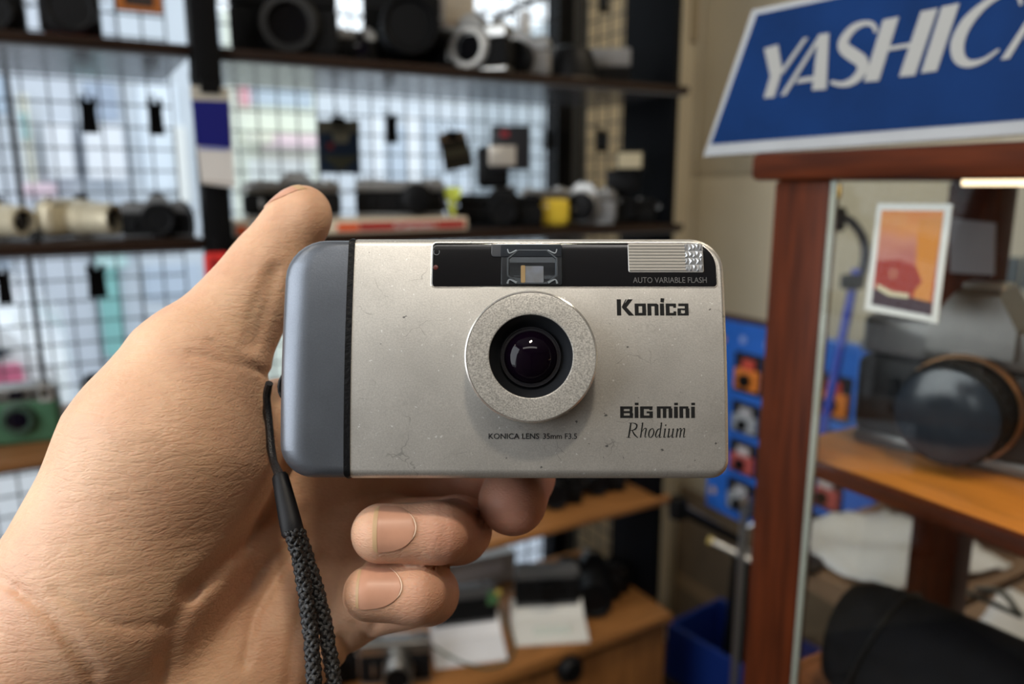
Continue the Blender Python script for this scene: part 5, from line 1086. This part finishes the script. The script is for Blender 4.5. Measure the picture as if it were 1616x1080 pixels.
def skin_mat():
    m = bpy.data.materials.new('skin'); m.use_nodes = True; nt = m.node_tree; b = nt.nodes['Principled BSDF']; N = nt.nodes.new; L = nt.links
    t = N('ShaderNodeTexCoord')
    def noise(sc, det=3, st=(1, 1, 1), rot=(0, 0, 0)):
        mp = N('ShaderNodeMapping'); mp.inputs['Scale'].default_value = st; mp.inputs['Rotation'].default_value = rot; L.new(t.outputs['Object'], mp.inputs[0])
        n = N('ShaderNodeTexNoise'); n.inputs['Scale'].default_value = sc; n.inputs['Detail'].default_value = det; L.new(mp.outputs[0], n.inputs['Vector']); return n
    n1 = noise(38, 4); r1 = N('ShaderNodeValToRGB'); L.new(n1.outputs[0], r1.inputs[0])
    r1.color_ramp.elements[0].position = .32; r1.color_ramp.elements[1].position = .68
    r1.color_ramp.elements[0].color = (.57, .33, .21, 1); r1.color_ramp.elements[1].color = (.68, .44, .285, 1)
    n2 = noise(420, 3); r2 = N('ShaderNodeValToRGB'); L.new(n2.outputs[0], r2.inputs[0]); r2.color_ramp.elements[0].color = (.86, .84, .82, 1); r2.color_ramp.elements[1].color = (1.08, 1.06, 1.05, 1)
    mm = N('ShaderNodeMixRGB'); mm.blend_type = 'MULTIPLY'; mm.inputs[0].default_value = .7; L.new(r1.outputs[0], mm.inputs[1]); L.new(r2.outputs[0], mm.inputs[2])
    sxp = N('ShaderNodeSeparateXYZ'); L.new(t.outputs['Object'], sxp.inputs[0]); mrp = N('ShaderNodeMapRange'); mrp.inputs['From Min'].default_value = -.055; mrp.inputs['From Max'].default_value = .008; mrp.inputs['To Max'].default_value = .8; L.new(sxp.outputs['X'], mrp.inputs[0])      # fingertips are pinker than the palm
    pk = N('ShaderNodeMixRGB'); L.new(mrp.outputs[0], pk.inputs[0]); L.new(mm.outputs[0], pk.inputs[1]); pk.inputs[2].default_value = (.52, .225, .165, 1)
    L.new(pk.outputs[0], b.inputs['Base Color'])
    b.inputs['Roughness'].default_value = .52; b.inputs['Specular IOR Level'].default_value = .35
    b.inputs['Subsurface Weight'].default_value = .25; b.inputs['Subsurface Radius'].default_value = (1.0, .35, .2); b.inputs['Subsurface Scale'].default_value = .0022
    # fine relief: cross-hatched skin cells and stretched wrinkles
    vo = N('ShaderNodeTexVoronoi'); vo.feature = 'DISTANCE_TO_EDGE'; vo.inputs['Scale'].default_value = 1000; mpv = N('ShaderNodeMapping'); mpv.inputs['Scale'].default_value = (.55, 1.2, .8); mpv.inputs['Rotation'].default_value = (0, 0, -.15)
    L.new(t.outputs['Object'], mpv.inputs[0]); L.new(mpv.outputs[0], vo.inputs['Vector'])
    n3 = noise(90, 4, (1, 6, 3), (0, 0, -.16)); n4 = noise(700, 3)
    def mth(op, a, bb):
        q = N('ShaderNodeMath'); q.operation = op
        for i, x in enumerate((a, bb)):
            if hasattr(x, 'node'): L.new(x, q.inputs[i])
            else: q.inputs[i].default_value = x
        return q.outputs[0]
    vo2 = N('ShaderNodeTexVoronoi'); vo2.feature = 'DISTANCE_TO_EDGE'; vo2.inputs['Scale'].default_value = 330; mp2 = N('ShaderNodeMapping'); mp2.inputs['Scale'].default_value = (.28, 1.25, .6); mp2.inputs['Rotation'].default_value = (0, 0, -.2)
    nd = noise(60, 2); dm = N('ShaderNodeMixRGB'); dm.inputs[0].default_value = .006; L.new(t.outputs['Object'], dm.inputs[1]); L.new(nd.outputs[1], dm.inputs[2])
    L.new(dm.outputs[0], mp2.inputs[0]); L.new(mp2.outputs[0], vo2.inputs['Vector'])
    mk = N('ShaderNodeMapRange'); mk.inputs['From Min'].default_value = -.075; mk.inputs['From Max'].default_value = -.048; mk.inputs['To Min'].default_value = 1.0; mk.inputs['To Max'].default_value = .22; L.new(sxp.outputs['X'], mk.inputs[0])   # the fingers are smoother than the palm
    cl = mth('MULTIPLY', mth('MINIMUM', vo2.outputs[0], .16), mk.outputs[0])
    hgt = mth('ADD', mth('MULTIPLY', vo.outputs[0], .55), mth('ADD', mth('MULTIPLY', mth('MULTIPLY', n3.outputs[0], mk.outputs[0]), .7), mth('ADD', mth('MULTIPLY', n4.outputs[0], .25), mth('MULTIPLY', cl, 1.4))))
    bp = N('ShaderNodeBump'); bp.inputs['Strength'].default_value = .48; bp.inputs['Distance'].default_value = .0006; L.new(hgt, bp.inputs['Height']); L.new(bp.outputs[0], b.inputs['Normal'])
    return m
me.materials.append(skin_mat())
NAIL = mat('finger_nail', (.54, .285, .19), .36, var=.10, vscale=110, spec=.3)
NAILE = mat('nail_edge', (.50, .33, .18), .5)
NAILC = mat('cuticle_line', (.74, .54, .40), .5)
def nail(c, adir, ndir, ln, wd, m=NAIL, lift=.35, free=.14):
    """a nail lying on the skin: marched down on to it, straight free edge at -a, round cuticle at +a"""
    a = np.array(adir, float); n = np.array(ndir, float); a /= np.linalg.norm(a); n -= a * n.dot(a); n /= np.linalg.norm(n); b = np.cross(n, a)
    nu, nv = 22, 15
    def grid(u0, u1, li):
        pts = []
        for i in range(nu):
            u = u0 + (u1 - u0) * i / (nu - 1)
            hw = wd / 2 * (1 if u < .15 else math.sqrt(max(0, 1 - ((u - .15) / .85) ** 2.6)))
            hw = max(hw, .02) * (1 - .10 * max(0, (.08 - u) / .08))
            for j in range(nv): pts.append(np.array(c) + a * (u - .5) * ln + b * hw * (2 * j / (nv - 1) - 1) + n * 14)
        Q = np.array(pts, np.float32)
        for _ in range(40): Q = Q - n.astype(np.float32) * np.clip(hand_sdf(Q), -.5, 2)[:, None] * .8
        return Q + n.astype(np.float32) * li
    def patch(u0, u1, li, mm_, name, par):
        Q = grid(u0, u1, li); k = MB(); top = (Q / 1000).tolist(); bot = ((Q - n * (li + .25)) / 1000).tolist()
        fs_ = [(i * nv + j, i * nv + j + 1, (i + 1) * nv + j + 1, (i + 1) * nv + j) for i in range(nu - 1) for j in range(nv - 1)]
        N_ = nu * nv; rim = [j for j in range(nv)] + [i * nv + nv - 1 for i in range(1, nu)] + [(nu - 1) * nv + j for j in range(nv - 2, -1, -1)] + [i * nv for i in range(nu - 2, 0, -1)]
        fs_ += [tuple(N_ + q for q in reversed(f)) for f in fs_[:]]
        fs_ += [(rim[i], rim[i] + N_, rim[(i + 1) % len(rim)] + N_, rim[(i + 1) % len(rim)]) for i in range(len(rim))]
        k.add(top + bot, fs_); return k.build(name, mm_, par, smooth=50)
    o = patch(0, 1, lift, m, 'finger_nail', hand)
    patch(-.02, free, lift + .06, NAILE, 'nail_edge', o)
    # pale line round the cuticle
    ring = []
    for t in [math.pi * (-.5 + i / 24) * .86 for i in range(25)]:
        u = .15 + .87 * math.cos(t); hw = wd / 2 * 1.02 * math.sin(t); ring.append(np.array(c) + a * (u - .5) * ln + b * hw + n * 14)
    Q = np.array(ring, np.float32)
    for _ in range(40): Q = Q - n.astype(np.float32) * np.clip(hand_sdf(Q), -.5, 2)[:, None] * .8
    Q = Q + n.astype(np.float32) * (lift * .35)
    MB().tube((Q / 1000).tolist(), [.00024 * max(.25, math.sin(math.pi * i / 24)) for i in range(25)], 6).build('cuticle', NAILC, o)
nail(RP(619, 838, 0), (1, .03, 0), (0, .12, 1), 10.6, 11.6, free=.09)
nail(RP(594, 934, 0), (1, .03, 0), (0, .08, 1), 11.4, 10.2, free=.05)
nail(RP(455, 316, -47), (-.52, -.84, .05), (-.80, .48, .34), 11.5, 11.5)

# ------------------------------------------------------------------ wrist strap
strap = thing('wrist_strap', 'black braided wrist strap hanging from the grey end of the held camera', 'strap')
strap.matrix_world = RIG
CORDM = mat('black_braid', (.012, .012, .013), .38, var=.3, vscale=900, bump=.3, bscale=2500)
def mmv(p): return tuple(c / 1000 for c in RP(*p))
def braid(name, pts, R, pitch=.0105):
    L_ = smooth_line([mmv(p) for p in pts], 30); m_ = MB(); nst = 5
    fr_ = []; ref = Vector((0, 0, 1)); s_ = 0
    for i, p in enumerate(L_):
        t = Vector(L_[min(i + 1, len(L_) - 1)] - L_[max(i - 1, 0)]).normalized(); ref = (ref - t * ref.dot(t)).normalized()
        if i: s_ += np.linalg.norm(L_[i] - L_[i - 1])
        fr_.append((Vector(p), ref.copy(), t.cross(ref), s_))
    for sgn in (-1, 1):
        for q in range(nst):
            line = []
            for p, e1, e2, s_ in fr_:
                a = sgn * 2 * math.pi * s_ / pitch + 2 * math.pi * q / nst
                rr = R * (.78 + .17 * math.cos(nst * 2 * math.pi * s_ / pitch + (0 if sgn > 0 else math.pi) + q * math.pi))
                line.append(p + (e1 * math.cos(a) + e2 * math.sin(a)) * rr)
            m_.tube(line, R * .34, 6)
    m_.tube([f[0] for f in fr_], R * .62, 8)
    return m_.build(name, CORDM, strap, smooth=60)
braid('braided_cord', [(460, 838, -2), (474, 890, -1), (485, 960, 2), (493, 1030, 6), (497, 1110, 10)], .0017)
braid('braided_cord', [(469, 838, -3), (487, 890, -3), (507, 960, -1), (520, 1030, 3), (532, 1110, 8)], .0017)
sl_a, sl_b = Vector(mmv((441, 748, -9))), Vector(mmv((463, 845, -3)))
q = (sl_b - sl_a).to_track_quat('Z', 'Y').to_matrix().to_4x4(); q.translation = sl_a
_l = (sl_b - sl_a).length
MB().loft([[(rx * math.cos(t), rx * .72 * math.sin(t), z) for t in [2 * math.pi * i / 20 for i in range(20)]] for rx, z in ((.0017, 0), (.0022, .0008), (.0025, _l * .3), (.0029, _l * .75), (.0030, _l - .0008), (.0026, _l))], q).build('slider', mat('black_rubber', (.005, .005, .006), .5, spec=.25), strap)
MB().tube(smooth_line([mmv(p) for p in ((440, 752, -9), (430, 720, -17), (424, 660, -20), (421, 625, -19), (425, 605, -17))], 8), .0011, 8).build('lug_cord', CORDM, strap)
MB().tube(smooth_line([mmv(p) for p in ((444, 752, -11), (428, 715, -20), (420, 655, -23), (424, 612, -19))], 8), .0010, 8).build('lug_cord', CORDM, strap)
